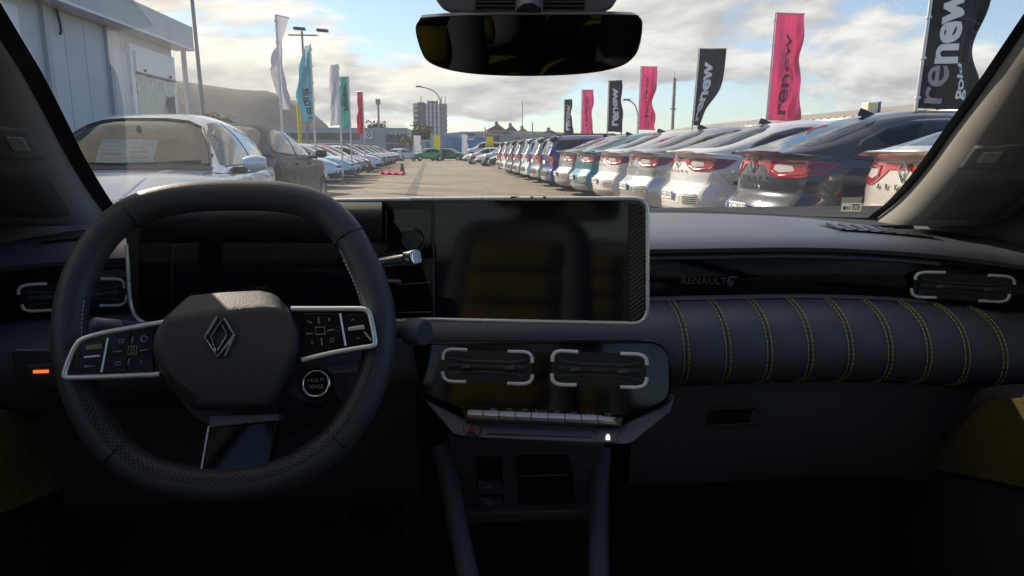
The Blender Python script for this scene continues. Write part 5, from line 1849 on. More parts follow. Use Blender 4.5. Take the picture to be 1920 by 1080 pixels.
# ------------------------------------------------------------------ left row, noses to the aisle (+X)
GL = 'cars parked with their noses to the aisle'
FX = -3.0 - 2.03
lefts = [(20.45, P_WHITE, 'white hatchback, first of the row nosing out behind the dark coupe SUV', FX - .05, 1),
         (23.75, P_PALE, 'pale blue hatchback nosing out beside the white one', FX, 1),
         (27.2, P_SKY, 'bright sky blue hatchback nosing out into the aisle', FX + .05, 1),
         (29.75, P_WHITE, 'white hatchback between the sky blue and the grey one', FX, 1),
         (32.4, P_GREY, 'grey hatchback beside the red one', FX, 1),
         (35.0, P_RED, 'red hatchback nosing out into the aisle', FX, 1),
         (40.6, P_PALE, 'pale hatchback beyond the red one, behind the fallen banner', FX + .15, 1)]
for (y, m_, lab, x, sc) in lefts:
    clone(h0, lab, P_RED, m_, x, y, 0, group=GL, scale=sc)
lest = [(44.0, P_NAVY, 'navy blue estate car with tall roof in the left row'), (48.5, P_GREY, 'dark grey estate car nosing out beyond the navy one'), (53.0, P_TEAL, 'teal estate car nosing out in the far left row'), (57.5, P_RED, 'dark red estate car with pale roof edge, beyond the teal one'), (62.5, P_BLACK, 'black estate car near the far end of the left row'), (68.0, P_WHITE, 'white estate car ending the left row')]
for (y, m_, lab) in lest:
    clone(e0, lab, P_BLUE, m_, -3.0 - 2.25 + .1, y, 0, group=GL)
# far cross row
clone(h0, 'green hatchback standing across the end of the aisle, left of the lamp post', P_RED, P_GREEN, -.9, 86, -150, scale=1.02)
clone(h0, 'darker green hatchback behind the lamp post', P_RED, paint('deep_green', (0.02, 0.17, 0.07)), 2.0, 88, -20, scale=1.02)
clone(h0, 'white hatchback tail on beside the green ones', P_RED, P_WHITE, -3.6, 84, 60)
vn = clone(e0, 'tall white delivery van behind the green cars', P_BLUE, P_WHITE, 6.5, 96, 185, name='delivery_van')
vn.scale = (1.15, 1.1, 1.45)
vn['category'] = 'van'

# ------------------------------------------------------------------ near left: silver hatchback facing us, dark coupe behind it
P_NEAR = paint('ice_silver', (0.52, 0.58, 0.66), .25, .26)
near = place(make_hatch('ice silver hatchback facing us with a price sheet behind its windscreen', P_NEAR, '', True), -2.63, 7.2, -86)
near.scale = (1.04, 1.03, 1.045)
dk = clone(c1, 'dark grey coupe SUV parked behind the ice silver hatchback, its side towards the aisle', P_DARK, mat('paint_gun_grey', (0.024, 0.028, 0.040), .38, spec=.16), -2.95, 12.0, 88)
# ------------------------------------------------------------------ price sheet behind the near windscreen
shm = Matrix.Translation(near.location) @ Matrix.Rotation(near.rotation_euler.z, 4, 'Z') @ Matrix.Diagonal((*near.scale, 1))
def nl(x, y, z):
    return shm @ V((x, y, z))
sheet = root('price_sheet', 'folded pale blue price sheet leaning behind the windscreen of the ice silver hatchback', 'paper', tuple(nl(.62, 0, .93)), world=True)
SH = [(.76, -.26, .975), (.76, .18, .975), (.53, .18, 1.195), (.53, -.26, 1.195)]
def shp(u, v, lift=0.0):
    a, b, c, d = [V(q) for q in SH]
    p = a.lerp(b, u).lerp(d.lerp(c, u), v)
    n = V((.72, 0, .69))
    return nl(*(p + n * lift))
PAP = mat('sheet_paper', (0.50, 0.72, 0.76), 0.7)
PAPI = mat('sheet_ink', (0.12, 0.22, 0.27), 0.8)
MB().prism([shp(*q) for q in ((0, 0), (.76, 0), (1, .12), (1, 1), (0, 1))], nl(0, 0, 0) - nl(.002, 0, .002)).build('sheet', PAP, sheet)
for (u0, u1, v0, v1) in ((.05, .45, .40, .50), (.55, .85, .48, .58), (.05, .40, .58, .62), (.55, .80, .66, .69), (.05, .48, .30, .33), (.05, .44, .22, .25), (.55, .92, .36, .39), (.55, .90, .28, .31), (.05, .42, .12, .15), (.08, .40, .72, .75), (.55, .86, .18, .21)):
    MB().prism([shp(u, v, .003) for u, v in ((u0, v0), (u1, v0), (u1, v1), (u0, v1))], nl(0, 0, 0) - nl(.0005, 0, .0005)).build('printed_line', PAPI, sheet)

# ------------------------------------------------------------------ modular sales office on the left
q0_, q1_ = pZ(117, 0, 3.0), pZ(352, 89, 3.0)      # lower edge of the fascia
CA = V((q0_.x, q0_.y, 0))
CB = V((q1_.x, q1_.y, 0))
CA = CA + (CA - CB).normalized() * 3.2
cd_ = (CB - CA).normalized()
cn = V((cd_.y, -cd_.x, 0))                      # faces the car park
if cn.x < 0:
    cn = -cn
CA = CA - cn * .30
CB = CB - cn * .30
OFF = root('site_office', 'pale grey modular sales office with a steel blue fascia and shuttered windows', 'building', tuple((CA + CB) / 2 - cn * 1.2), world=True)
PANEL = mat('office_panel', (0.50, 0.53, 0.57), 0.5, var=.05, vscale=2, bump=.1, bscale=20)
RIB = mat('office_rib', (0.40, 0.41, 0.42), 0.5)
FAS = mat('fascia_metal', (0.20, 0.26, 0.33), 0.16, metal=.45, rvar=.04, vscale=2)
WHT = mat('frame_white', (0.62, 0.65, 0.69), 0.35)
def cw(t, z, o=0.0):
    """t metres along the front, z up, o metres out"""
    return CA + cd_ * t + cn * o + V((0, 0, z))
LEN = (CB - CA).length
def cbox(t0, t1, z0, z1, o0, o1, name, m, parent=OFF, **k):
    return MB().prism([cw(t0, z0, o0), cw(t1, z0, o0), cw(t1, z1, o0), cw(t0, z1, o0)], cn * (o1 - o0)).build(name, m, parent, **k)
def tfor(px, py=150):
    """metres along the front where a photo column meets it"""
    d = ray(px, py)
    # solve EYE + d s on the plane through CA with normal cn
    s = (CA - EYE).dot(cn) / d.dot(cn)
    return (EYE + d * s - CA).dot(cd_)
MB().prism([cw(0, .15, -.06), cw(LEN, .15, -.06), cw(LEN, .15, -2.6), cw(0, .15, -2.6)], V((0, 0, 3.30))).build('wall', PANEL, OFF)
win = [(tfor(236, 90), tfor(321, 110)), (tfor(-60, 60), tfor(30, 60))]
edges = [0.0]
for px in (88, 130, 166, 206, 233, 295, 326):
    edges.append(tfor(px, 150))
edges.append(LEN)
edges = sorted(e for e in edges if 0 <= e <= LEN)
def clear(a, b):
    return [(w0, w1) for w0, w1 in win if w0 < b and w1 > a]
for a, b in zip(edges, edges[1:]):
    if b - a < .1:
        continue
    if any(w0 - .05 <= a and b <= w1 + .05 for w0, w1 in win):
        cbox(a + .006, b - .006, 2.84, 3.0, -.05, 0, 'wall_panel', PANEL)
        cbox(a + .006, b - .006, .18, 1.0, -.05, 0, 'wall_panel', PANEL)
    else:
        cbox(a + .006, b - .006, .18, 3.0, -.05, 0, 'wall_panel', PANEL)
for px in (91, 206, 345):
    t = tfor(px, 150)
    cbox(t - .05, t + .05, .15, 3.0, .0, .06, 'wall_post', RIB)
    cbox(t + .05, t + .065, .15, 3.0, .0, .03, 'wall_groove', mat('office_joint', (0.06, 0.06, 0.065), .7))
for w0, w1 in win:
    wf = cbox(w0, w1, 1.0, 2.82, .0, .05, 'window_frame', WHT)
    cbox(w0 + .12, w1 - .12, 2.40, 2.72, .05, .09, 'shutter_box', WHT, wf)
    cbox(w0 + .12, w1 - .12, 2.375, 2.40, .06, .10, 'shutter_bar', mat('shutter_edge', (0.1, 0.1, 0.11), .5), wf)
    cbox(w0 + .14, w1 - .14, 1.06, 2.375, .051, .056, 'window_pane', mat('office_glass', (0.10, 0.115, 0.12), 0.03, spec=1.0), wf)
    for f in (.22, .80):
        t = w0 + (w1 - w0) * f
        cbox(t - .035, t + .035, 2.42, 2.46, .09, .11, 'shutter_clip', DARKP, wf)
FT = pY(360, 47, (CB + cn * .32).y).z
cuts_ = [-.2, tfor(100, 10), tfor(277, 30), LEN + .25]
for a, b in zip(cuts_, cuts_[1:]):
    cbox(a + .004, b - .004, 3.0, FT, .02, .32, 'fascia_panel', FAS)
MB().prism([cw(LEN + .25, 3.0, .32), cw(LEN + .25, 3.0, -2.7), cw(LEN + .25, FT, -2.7), cw(LEN + .25, FT, .32)], cd_ * .01).build('fascia_panel', FAS, OFF)
cbox(-.2, LEN + .26, 2.965, 3.0, -.02, .33, 'fascia_edge', WHT)
MB().prism([cw(-.2, FT - .05, -2.7), cw(LEN + .25, FT - .05, -2.7), cw(LEN + .25, FT - .05, .3), cw(-.2, FT - .05, .3)], V((0, 0, .04))).build('roof_deck', RIB, OFF)
# dotted lettering on the fascia, only its lower rows show
ld = MB()
random.seed(3)
t0, t1 = tfor(160, 5), tfor(216, 10)
DOT = mat('sign_dot', (0.75, 0.78, 0.82), 0.4)
for k in range(40):
    t = t0 + (t1 - t0) * ((k % 10) + random.random()) / 10
    z = 3.34 + .05 * (k // 10) + random.uniform(-.01, .01)
    ld.box((-.008, -.008, -.008), (.008, .008, .008), Matrix.Translation(cw(t, z, .326)))
lo_ = ld.build('sign_dots', DOT, OFF)
lo_['kind'] = 'stuff'
MB().tube(catmull([cw(tfor(99, 0), 2.98, .03), cw(tfor(99, 0), 2.72, .06), cw(tfor(95, 0), 2.64, .07)], 5), .018, 8).build('cable', DARKP, OFF, smooth=60)

# ------------------------------------------------------------------ flags
POLE = mat('flag_pole', (0.50, 0.50, 0.50), 0.4, metal=.5)
def cloth(name, col):
    return translucent(mat('cloth_' + name, col, 0.75, var=.06, vscale=3, sheen=.2), .45)
F_PINK = cloth('pink', (0.85, 0.20, 0.38))
F_DARK = cloth('charcoal', (0.055, 0.058, 0.062))
F_WHITE = cloth('white', (0.72, 0.72, 0.76))
F_BLUE = cloth('sky', (0.22, 0.52, 0.62))
F_TEAL = cloth('mint', (0.20, 0.52, 0.46))
F_RED = cloth('red', (0.75, 0.03, 0.14))
T_DARK = mat('flag_print_dark', (0.10, 0.055, 0.07), 0.8)
T_PINK = mat('flag_print_maroon', (0.20, 0.05, 0.09), 0.8)
T_WHITE = mat('flag_print_white', (0.80, 0.80, 0.80), 0.7)
def flag(label, x, y, z_bot, z_top, width, m, ang=0.0, words=(), belly=0.0, taper=1.0, twist=0.0, pole_top=None, lean=0.0, wave=.06, group=None, seed=0, flip=1, arm=True, bottom_bar=False):
    """ang: direction the cloth flies from the pole, degrees from +X"""
    rt = root('flag', label, 'flag', (x, y, 0), group=group)
    H = z_top - z_bot
    pt = pole_top or z_top + .02
    MB().tube([V((0, 0, 0)), V((lean * pt * .5, 0, pt * .5)), V((lean * pt, 0, pt))], lambda t: .034 - .012 * t, 10).build('pole', POLE, rt, smooth=60)
    MB().lathe([(.20, 0), (.20, .04), (.06, .07), (.045, .30)], (0, 0, 0), (0, 0, 1), 16).build('pole_base', mat('pole_base_grey', (0.15, 0.15, 0.15), .7), rt, smooth=40)
    rng = random.Random(seed)
    ph = [rng.uniform(0, 6.28) for _ in range(6)]
    A = math.radians(ang)
    def P(u, v):
        """u 0..1 out from the pole, v 0..1 from the bottom"""
        z = z_bot + H * v
        base = V((lean * z, 0, z))
        s = (1 - v)
        w = width * (1 - (1 - taper) * s ** 1.5) * (1 + belly * math.sin(math.pi * v))
        a = A + twist * math.sin(math.pi * .9 * s) * (.3 + .7 * u)
        w *= 1 + .10 * u * math.sin(v * 7.5 + ph[3]) * min(1, s * 2.5) - .06 * s * math.sin(v * 15 + ph[4])
        wv = wave * .55 * math.sin(v * 17 + u * 11 + ph[5]) * u * min(1, s * 4) * .5 + wave * (u ** .7) * math.sin(v * 5.0 + u * 4.2 + ph[0]) * (.3 + s) + wave * .5 * math.sin(u * 9 + v * 3 + ph[1]) * min(1, s * 3) * u + wave * .25 * math.sin(v * 13 - u * 8 + ph[2]) * u * s
        wv += wave * .30 * (math.sin(u * 19 + v * 7 + ph[1]) + .7 * math.sin(u * 31 - v * 10 + ph[4])) * u ** .5 * min(1, s * 3 + .08)
        d = V((math.cos(a), math.sin(a), 0))
        n = V((-math.sin(a), math.cos(a), 0))
        return base + d * (.035 + w * u) + n * wv + V((0, 0, -.05 * u * u * s * H / 3))
    b = MB()
    b.grid([[P(i / 22, j / 60) for i in range(23)] for j in range(61)])
    c = b.build('cloth', m, rt, smooth=60, solid=.004)
    if arm:
        MB().tube([V((lean * z_top, 0, z_top + .012)), P(1.02, 1) + V((0, 0, .012))], .014, 8).build('top_arm', POLE, rt, smooth=60)
    if bottom_bar:
        MB().tube([V((lean * z_bot, 0, z_bot - .06)), P(1.05, 0) + V((0, 0, -.03))], .016, 8).build('bottom_bar', WHT, rt, smooth=60)
    for k in range(5):
        z = z_bot + H * (.06 + .88 * k / 4)
        MB().lathe([(.05, -.02), (.05, .02)], (lean * z + .005, 0, z), (0, 0, 1), 10).build('clip_ring', WHT, rt)
    # lettering runs up the cloth
    for (t, v0, v1, uc, us, mm_, bold) in words:
        vs, fs = text_geo(t, 1.0, bold, 'LEFT', res=4, spacing=.95)
        x0, x1 = min(p.x for p in vs), max(p.x for p in vs)
        y0, y1 = min(p.y for p in vs), max(p.y for p in vs)
        # refine long edges so that letters follow the folds
        bm = bmesh.new()
        bv = [bm.verts.new(p) for p in vs]
        for f in fs:
            try:
                bm.faces.new([bv[i] for i in f])
            except ValueError:
                pass
        bmesh.ops.triangulate(bm, faces=bm.faces[:])
        for _ in range(4):
            big = [e for e in bm.edges if e.calc_length() > .12]
            if not big:
                break
            bmesh.ops.subdivide_edges(bm, edges=big, cuts=1)
            bmesh.ops.triangulate(bm, faces=bm.faces[:])
        bm.verts.ensure_lookup_table()
        vv = [v.co.copy() for v in bm.verts]
        ff = [tuple(v.index for v in f.verts) for f in bm.faces]
        bm.free()
        for sidek in (-1, 1):
            q = []
            for p in vv:
                v = v0 + (v1 - v0) * (p.x - x0) / (x1 - x0)
                u = uc - flip * us * ((p.y - y0) / (y1 - y0) - .5)
                q0 = P(u, v)
                e1, e2 = P(u + .01, v) - P(u - .01, v), P(u, v + .005) - P(u, v - .005)
                n = e1.cross(e2).normalized()
                q.append(q0 + n * (.0075 * sidek))
            MB().add(q, ff).build('lettering', mm_, rt)
    return rt
FX_ = 8.0
GF = 'tall dealer flags behind the right row'
def fl_y(px):
    d = ray(px, 283)
    return FX_ * d.y / d.x
def zz_(px, py, Y):
    return pY(px, py, Y).z
Y1, Y2, Y3, Y4, Y5, Y6, Y7 = [fl_y(p) for p in (1702, 1430, 1291, 1194, 1137, 1089, 1057)]
flag('huge charcoal flag with white renew gold lettering beside the pillar', FX_, Y1, zz_(1700, 203, Y1), 4.75, .86, F_DARK, -4, [('re', .03, .24, .28, .34, mat('flag_print_grey', (0.35, 0.35, 0.36), .7), 0.01), ('new', .25, .66, .36, .36, T_WHITE, .03), ('gold', .05, .25, .62, .17, T_WHITE, .02)], belly=.16, wave=.10, lean=.035, group=GF, seed=1, bottom_bar=True)
flag('broad pink flag with dark lettering standing over the slate black coupe SUV', FX_, Y2, zz_(1430, 225, Y2), zz_(1445, 25, Y2), .70, F_PINK, 2, [('renew', .06, .82, .48, .21, T_PINK, .01)], wave=.12, lean=.022, belly=.05, group=GF, seed=2)
flag('charcoal flag with white lettering blown into a leaf shape beside the telecom mast', FX_, Y3, zz_(1292, 235, Y3), zz_(1305, 92, Y3), .80, F_DARK, -6, [('renew', .06, .84, .38, .32, T_WHITE, .03)], wave=.12, belly=.22, taper=.2, lean=.042, group=GF, seed=3)
flag('pink flag with faded grey lettering between two charcoal flags', FX_, Y4, zz_(1194, 243, Y4), zz_(1200, 125, Y4), .64, F_PINK, 10, [('renew', .20, .86, .42, .22, T_PINK, .0)], wave=.17, lean=.012, group=GF, seed=4)
flag('slim charcoal flag, its lower corner flicked out', FX_, Y5, zz_(1137, 247, Y5), zz_(1143, 152, Y5), .62, F_DARK, -38, [('renew', .12, .86, .50, .42, T_WHITE, .03)], wave=.12, twist=.5, lean=.006, group=GF, seed=5)
flag('pink flag with dark lettering, third pink one down the aisle', FX_, Y6, zz_(1089, 250, Y6), zz_(1091, 169, Y6), .58, F_PINK, -10, [('renew', .18, .86, .42, .24, T_PINK, .0)], wave=.09, group=GF, seed=6)
flag('slimmest charcoal flag, furthest along the right row', FX_, Y7, zz_(1057, 252, Y7), zz_(1060, 187, Y7), .52, F_DARK, -40, [('renew', .12, .86, .5, .46, T_WHITE, .03)], wave=.10, group=GF, seed=7)
GFL = 'dealer flags along the left row'
def lflag(label, px, ptop, pbot, Y, w, m, ang, words=(), **k):
    X = pY(px, 283, Y).x
    return flag(label, X, Y, zz_(px, pbot, Y), zz_(px, ptop, Y), w, m, ang, words, group=GFL, **k)
lflag('tattered white flag hanging twisted above the dark grey coupe SUV', 532, 29, 205, 17.8, .40, F_WHITE, 62, [], twist=.9, wave=.10, seed=8)
lflag('sky blue flag with dark lettering, twisted beside the double lamp', 592, 84, 225, 22.1, .44, F_BLUE, 120, [('renault', .03, .44, .42, .45, T_DARK, .02)], twist=.7, wave=.09, seed=9)
lflag('white flag folded narrow beside the mint green one', 641, 121, 234, 25.5, .32, F_WHITE, 140, [], twist=.4, wave=.08, seed=10)
lflag('mint green flag with dark lettering', 659, 144, 240, 28.5, .40, F_TEAL, 150, [('renew', .35, .86, .35, .4, T_DARK, .02)], wave=.10, seed=11)
lflag('red flag, last of the left flags', 684, 172, 250, 38.2, .42, F_RED, 135, [('renew', .1, .85, .4, .34, T_DARK, .0)], wave=.06, seed=12)
# far small banners
for (lab, px, ptop, pbot, Y, w, m) in (('small white banner before the tower block', 776, 254, 284, 80, .75, F_WHITE), ('small yellow banner before the tower block', 813, 253, 285, 95, .9, cloth('yellow', (0.62, 0.56, 0.10))), ('small yellow banner at the end of the blue building', 912, 256, 280, 95, .9, MATS['cloth_yellow']), ('pale grey banner in front of the blue building', 866, 252, 287, 92, .7, F_WHITE)):
    flag(lab, pY(px, 283, Y).x, Y, zz_(px, pbot, Y), zz_(px, ptop, Y), w, m, 5, wave=.05, arm=False, seed=int(px))
# fallen pink banner and a small dark marker cone
fb = root('fallen_banner', 'pink banner lying flat on the asphalt in front of the left row', 'banner', tuple(pZ(736, 324, 0)), world=True)
q = [pZ(711, 321, .03), pZ(758, 323, .03), pZ(756, 328, .03), pZ(712, 326, .03)]
rws = []
for i in range(17):
    a, b2 = q[0].lerp(q[1], i / 16), q[3].lerp(q[2], i / 16)
    rws.append([a.lerp(b2, j / 6) + V((0, 0, .05 + .05 * math.sin(i * 1.3 + j * .9))) for j in range(7)])
MB().grid(rws).build('cloth', F_RED, fb, smooth=60, solid=.01)
cn_p = pZ(754, 325, 0)
cone = root('marker_cone', 'small dark marker cone standing at the end of the fallen banner', 'cone', tuple(cn_p))
MB().lathe([(.0, .52), (.05, .52), (.15, .05), (.15, 0)], (0, 0, 0), (0, 0, 1), 14).build('cone_body', DARKP, cone, smooth=40)
MB().box((-.18, -.18, 0), (.18, .18, .03)).build('cone_foot', DARKP, cone)

# ------------------------------------------------------------------ lamps and masts
LMP = mat('lamp_post_metal', (0.22, 0.22, 0.22), 0.5, metal=.4)
def post(name, label, cat, px, Y, H, r0, r1, extra=None, lean=0.0):
    X = pY(px, 283, Y).x
    rt = root(name, label, cat, (X, Y, 0))
    MB().tube([V((0, 0, 0)), V((lean * H, 0, H))], lambda t: r0 + (r1 - r0) * t, 10).build('pole', LMP, rt, smooth=60)
    if extra:
        extra(rt, H)
    return rt
def double_head(rt, H):
    MB().tube([V((-.9, 0, H - .25)), V((1.0, 0, H - .25))], .05, 6).build('cross_arm', LMP, rt)
    for x in (-.7, .8):
        MB().box((x - .38, -.2, H + .05), (x + .38, .2, H + .22), Matrix.Rotation(.06, 4, 'Y')).build('floodlight', DARKP, rt, bevel=.03)
def arm_head(sgn, w):
    def f(rt, H):
        MB().tube(catmull([V((0, 0, H - .05)), V((sgn * w * .25, 0, H + .75)), V((sgn * w * .6, 0, H + 1.15)), V((sgn * w, 0, H + 1.35))], 5), .06, 8).build('lamp_arm', LMP, rt, smooth=60)
        MB().box((sgn * w - .45, -.16, H + 1.28), (sgn * w + .25, .16, H + 1.46)).build('lamp_head', LMP, rt, bevel=.05)
    return f
post('lamp_post', 'tall plain grey pole beside the sales office', 'pole', 389, 30, 11.5, .085, .06, lean=-.018)
post('floodlight_mast', 'mast with two floodlights on a cross arm above the sky blue flag', 'lamp', 578, 51, 9.0, .09, .07, double_head)
post('street_lamp', 'curved arm street lamp in front of the tower block', 'lamp', 827, 88, 7.3, .11, .08, arm_head(-1, 2.4))
post('street_lamp', 'small street lamp beside the second pink flag', 'lamp', 1194, 70, 4.7, .08, .06, arm_head(-1, 1.1))
post('lamp_post', 'thin bare pole rising from the middle of the skyline', 'pole', 979, 110, 8.6, .09, .05)
post('lamp_post', 'short dark pole behind the estate cars', 'pole', 998, 120, 5.8, .10, .09)
post('lamp_post', 'short dark pole at the end of the blue building', 'pole', 910, 130, 5.4, .10, .09)
post('lamp_post', 'ribbed dark pole beside the slim charcoal flag', 'pole', 1164, 80, 4.9, .09, .09)
post('floodlight_mast', 'slim pole with a small camera head right of the broad pink flag', 'pole', 1484, 30, 3.3, .035, .03, lambda rt, H: MB().box((-.10, -.06, H), (.06, .06, H + .10)).build('camera_head', DARKP, rt, bevel=.02))
def ant(rt, H):
    MB().tube([V((0, 0, H)), V((0, 0, H + 1.2))], .06, 6).build('whip', LMP, rt)
    for k in range(9):
        z = H - .4 - k * .75
        x = .35 if k % 2 else .42
        MB().box((.12, -.1, z - .25), (x, .1, z + .25)).build('antenna_panel', mat('antenna_grey', (.3, .3, .3), .6), rt)
    MB().box((-.65, -.2, H - 6.4), (.65, .2, H - 6.2)).build('platform', LMP, rt)
    MB().lathe([(.34, 0), (.34, 2.2)], (0, 0, H - 6.2), (0, 0, 1), 12).build('cabinet', LMP, rt)
post('telecom_mast', 'dark telecom mast hung with antenna panels', 'mast', 1259, 150, 16.2, .38, .26, ant)
post('lamp_post', 'far chimney like pole with a lantern box beside the round tree', 'pole', 712, 160, 11.0, .25, .22, lambda rt, H: MB().box((-.5, -.4, H), (.5, .4, H + 1.1)).build('lantern_box', LMP, rt))
post('lamp_post', 'yellow marker pole behind the dark grey coupe SUV', 'pole', 564, 40, 3.6, .10, .10)
for c in [o for o in bpy.data.objects if o.get('label', '').startswith('yellow marker pole')]:
    for k in c.children:
        k.data.materials.clear()
        k.data.materials.append(mat('pole_yellow', (.55, .50, .05), .5))

# ------------------------------------------------------------------ buildings behind
def building(name, label, x0, x1, y0, y1, h, m, extra=None, cat='building'):
    rt = root(name, label, cat, ((x0 + x1) / 2, (y0 + y1) / 2, 0), world=True)
    MB().box((x0, y0, 0), (x1, y1, h)).build('wall', m, rt)
    if extra:
        extra(rt)
    return rt
def bx(px, Y):
    return pY(px, 283, Y).x
def bz(py, Y):
    return pY(813, py, Y).z
B_GREY = mat('clad_grey', (0.30, 0.33, 0.36), .5, var=.06, vscale=.3)
B_GLASS = mat('far_glass', (0.06, 0.075, 0.085), .15)
B_WHITE = mat('far_white', (0.55, 0.54, 0.52), .7)
B_BLUE = mat('clad_blue', (0.09, 0.22, 0.40), .5, var=.08, vscale=.5)
B_BROWN = mat('clad_brown', (0.12, 0.10, 0.10), .6)
B_BEIGE = mat('render_beige', (0.42, 0.38, 0.32), .8, var=.08, vscale=.5)
ROOFG = mat('roof_slate', (0.13, 0.125, 0.125), .7)
YD = 140
def dealer(rt):
    for k in range(4):
        for j in range(2):
            x0 = bx(725 + k * 9, YD)
            MB().box((x0, YD - .15, .8 + j * 1.9), (x0 + .75, YD, 2.4 + j * 1.9)).build('window', B_GLASS, rt)
    MB().box((bx(724, YD), YD - .3, bz(258, YD)), (bx(762, YD), YD, bz(256, YD))).build('canopy', DARKP, rt)
    for t, px in (('C', 735), ('E', 743), ('I', 750)):
        text_at((bx(px, YD), YD - .2, bz(250, YD)), (1, 0, 0), (0, 0, 1), t, .9).build('lettering', T_WHITE, rt)
    MB().box((bx(686, YD), YD - .4, bz(260, YD)), (bx(699, YD), YD - .1, bz(248, YD))).build('sign_board', WHT, rt)
    MB().lathe([(.0, .0), (.42, .0), (.42, .05)], (bx(693, YD), YD - .46, bz(253, YD)), (0, 1, 0), 20).build('sign_disc', DARKP, rt)
    MB().lathe([(.0, .0), (.26, .0)], (bx(693, YD), YD - .48, bz(253, YD)), (0, 1, 0), 4).build('sign_disc', mat('sign_pale', (.5, .6, .7), .5), rt)
    MB().box((bx(540, YD), YD - .2, bz(262, YD)), (bx(675, YD), YD - .02, bz(250, YD))).build('window_band', B_GLASS, rt)
building('dealer_building', 'long low grey showroom with a round sign, behind the left row', bx(510, YD), bx(765, YD), YD, YD + 25, bz(240, YD), B_GREY, dealer)
building('dealer_building', 'low white annex between the showroom and the tower block', bx(765, 150), bx(830, 150), 150, 165, bz(262, 150), B_WHITE, lambda rt: MB().box((bx(800, 150), 149.7, .8), (bx(806, 150), 150, 3)).build('door', B_BLUE, rt))
YT = 420
def tower(rt):
    ztop = bz(193, YT)
    w = lambda px: bx(px, YT)
    MB().box((w(785), YT - .4, 0), (w(798), YT, bz(192, YT))).build('dark_bay', mat('tower_dark', (0.10, 0.11, 0.135), .6), rt)
    for k in range(4):
        x0 = 799.5 + k * 7.2
        MB().box((w(x0 - 1.0), YT - .3, 0), (w(x0 + .0), YT, ztop)).build('pier', MATS['tower_dark'], rt)
        for j in range(11):
            z = ztop - 1.4 - j * 2.7
            MB().box((w(x0 + .3), YT - .25, z - 1.2), (w(x0 + 4.6), YT, z + 1.15)).build('window', mat('tower_pale', (.48, .49, .50), .4), rt)
        MB().box((w(x0 + 4.9), YT - .35, 0), (w(x0 + 6.2), YT, ztop)).build('pier', MATS['tower_dark'], rt)
    for j in range(10):
        z = bz(196, YT) - j * 2.7
        MB().box((w(776), YT - 1.2, z - 1.3), (w(785), YT + 6, z - .3)).build('balcony', mat('tower_balcony', (.62, .58, .48), .7), rt)
        MB().box((w(829), YT - .5, z - 1.3), (w(840), YT + 6, z - .5)).build('balcony', mat('tower_rail', (.28, .28, .29), .6), rt)
    for px, hh in ((791, 4), (804, 2), (812, 1.6), (822, 2.6), (829, 4), (836, 4)):
        MB().tube([V((w(px), YT + 3, ztop)), V((w(px) + .3, YT + 3, ztop + hh))], .25, 6).build('aerial', LMP, rt)
    MB().box((w(803), YT + 2, ztop), (w(822), YT + 8, ztop + 1.2)).build('plant_room', LMP, rt)
building('tower_block', 'tall apartment tower with pale window columns and dark piers', bx(777, YT), bx(839, YT), YT, YT + 14, bz(194, YT), mat('tower_wall', (0.24, 0.24, 0.25), .7), tower)
YB = 165
def blue(rt):
    MB().box((bx(861, YB), YB - 1.2, bz(258, YB)), (bx(892, YB), YB - .8, bz(247, YB))).build('sign_board', mat('sign_grey', (.35, .40, .45), .5), rt)
    text_at((bx(881, YB), YB - 1.3, bz(252, YB)), (1, 0, 0), (0, 0, 1), 'bade', 1.25, .02).build('lettering', mat('sign_navy', (.03, .06, .14), .6), rt)
    for px in (832, 839, 845):
        MB().box((bx(px, YB), YB - .1, bz(276, YB)), (bx(px + 3, YB), YB, bz(265, YB))).build('poster_mark', mat('poster_pale', (.35, .40, .50), .7), rt)
    MB().box((bx(872, YB), YB - .1, bz(262, YB)), (bx(889, YB), YB, bz(260, YB))).build('stripe', T_WHITE, rt)
building('blue_shed', 'bright blue shop shed with a grey name board', bx(828, YB), bx(909, YB), YB, YB + 20, bz(256, YB), B_BLUE, blue)
building('brown_shed', 'dark brown shed adjoining the blue one', bx(909, YB), bx(937, YB), YB + .5, YB + 20, bz(254, YB), B_BROWN)
YW = 190
building('long_roof_hall', 'long pale flat roofed hall behind the estate cars', bx(808, YW), bx(1075, YW), YW, YW + 30, bz(251, YW), mat('hall_pale', (0.34, 0.33, 0.32), .7, var=.08, vscale=.2))
def house(px0, px1, pytop, pyeave, Y, label, zb):
    x0, x1 = bx(px0, Y), bx(px1, Y)
    ze, zt = bz(pyeave, Y), bz(pytop, Y)
    rt = root('house', label, 'house', ((x0 + x1) / 2, Y, zb), world=True, group='houses on the ridge')
    MB().box((x0, Y, zb), (x1, Y + 9, ze)).build('wall', B_BEIGE, rt)
    xm = x0 + (x1 - x0) * .62
    MB().prism([V((x0 - .3, Y - .3, ze)), V((x1 + .3, Y - .3, ze)), V((xm, Y - .3, zt))], V((0, 9.6, 0))).build('roof', ROOFG, rt)
    MB().box((xm - 1.2, Y + 3, zt - 1), (xm + .2, Y + 4, zt + 1.2)).build('chimney', B_BROWN, rt)
    for k in range(2):
        xx = x0 + (x1 - x0) * (.25 + .35 * k)
        MB().box((xx, Y - .1, ze - 2.2), (xx + 1, Y, ze - .9)).build('window', B_GLASS, rt)
house(912, 948, 232, 244, 330, 'grey roofed house with a chimney highest on the ridge', 5)
house(944, 970, 235, 246, 335, 'grey gabled house beside the highest one on the ridge', 5)
house(966, 992, 240, 249, 340, 'low wide gabled house in the middle of the ridge', 4)
house(1006, 1048, 243, 251, 330, 'dark roofed house standing apart at the right end of the ridge', 4)
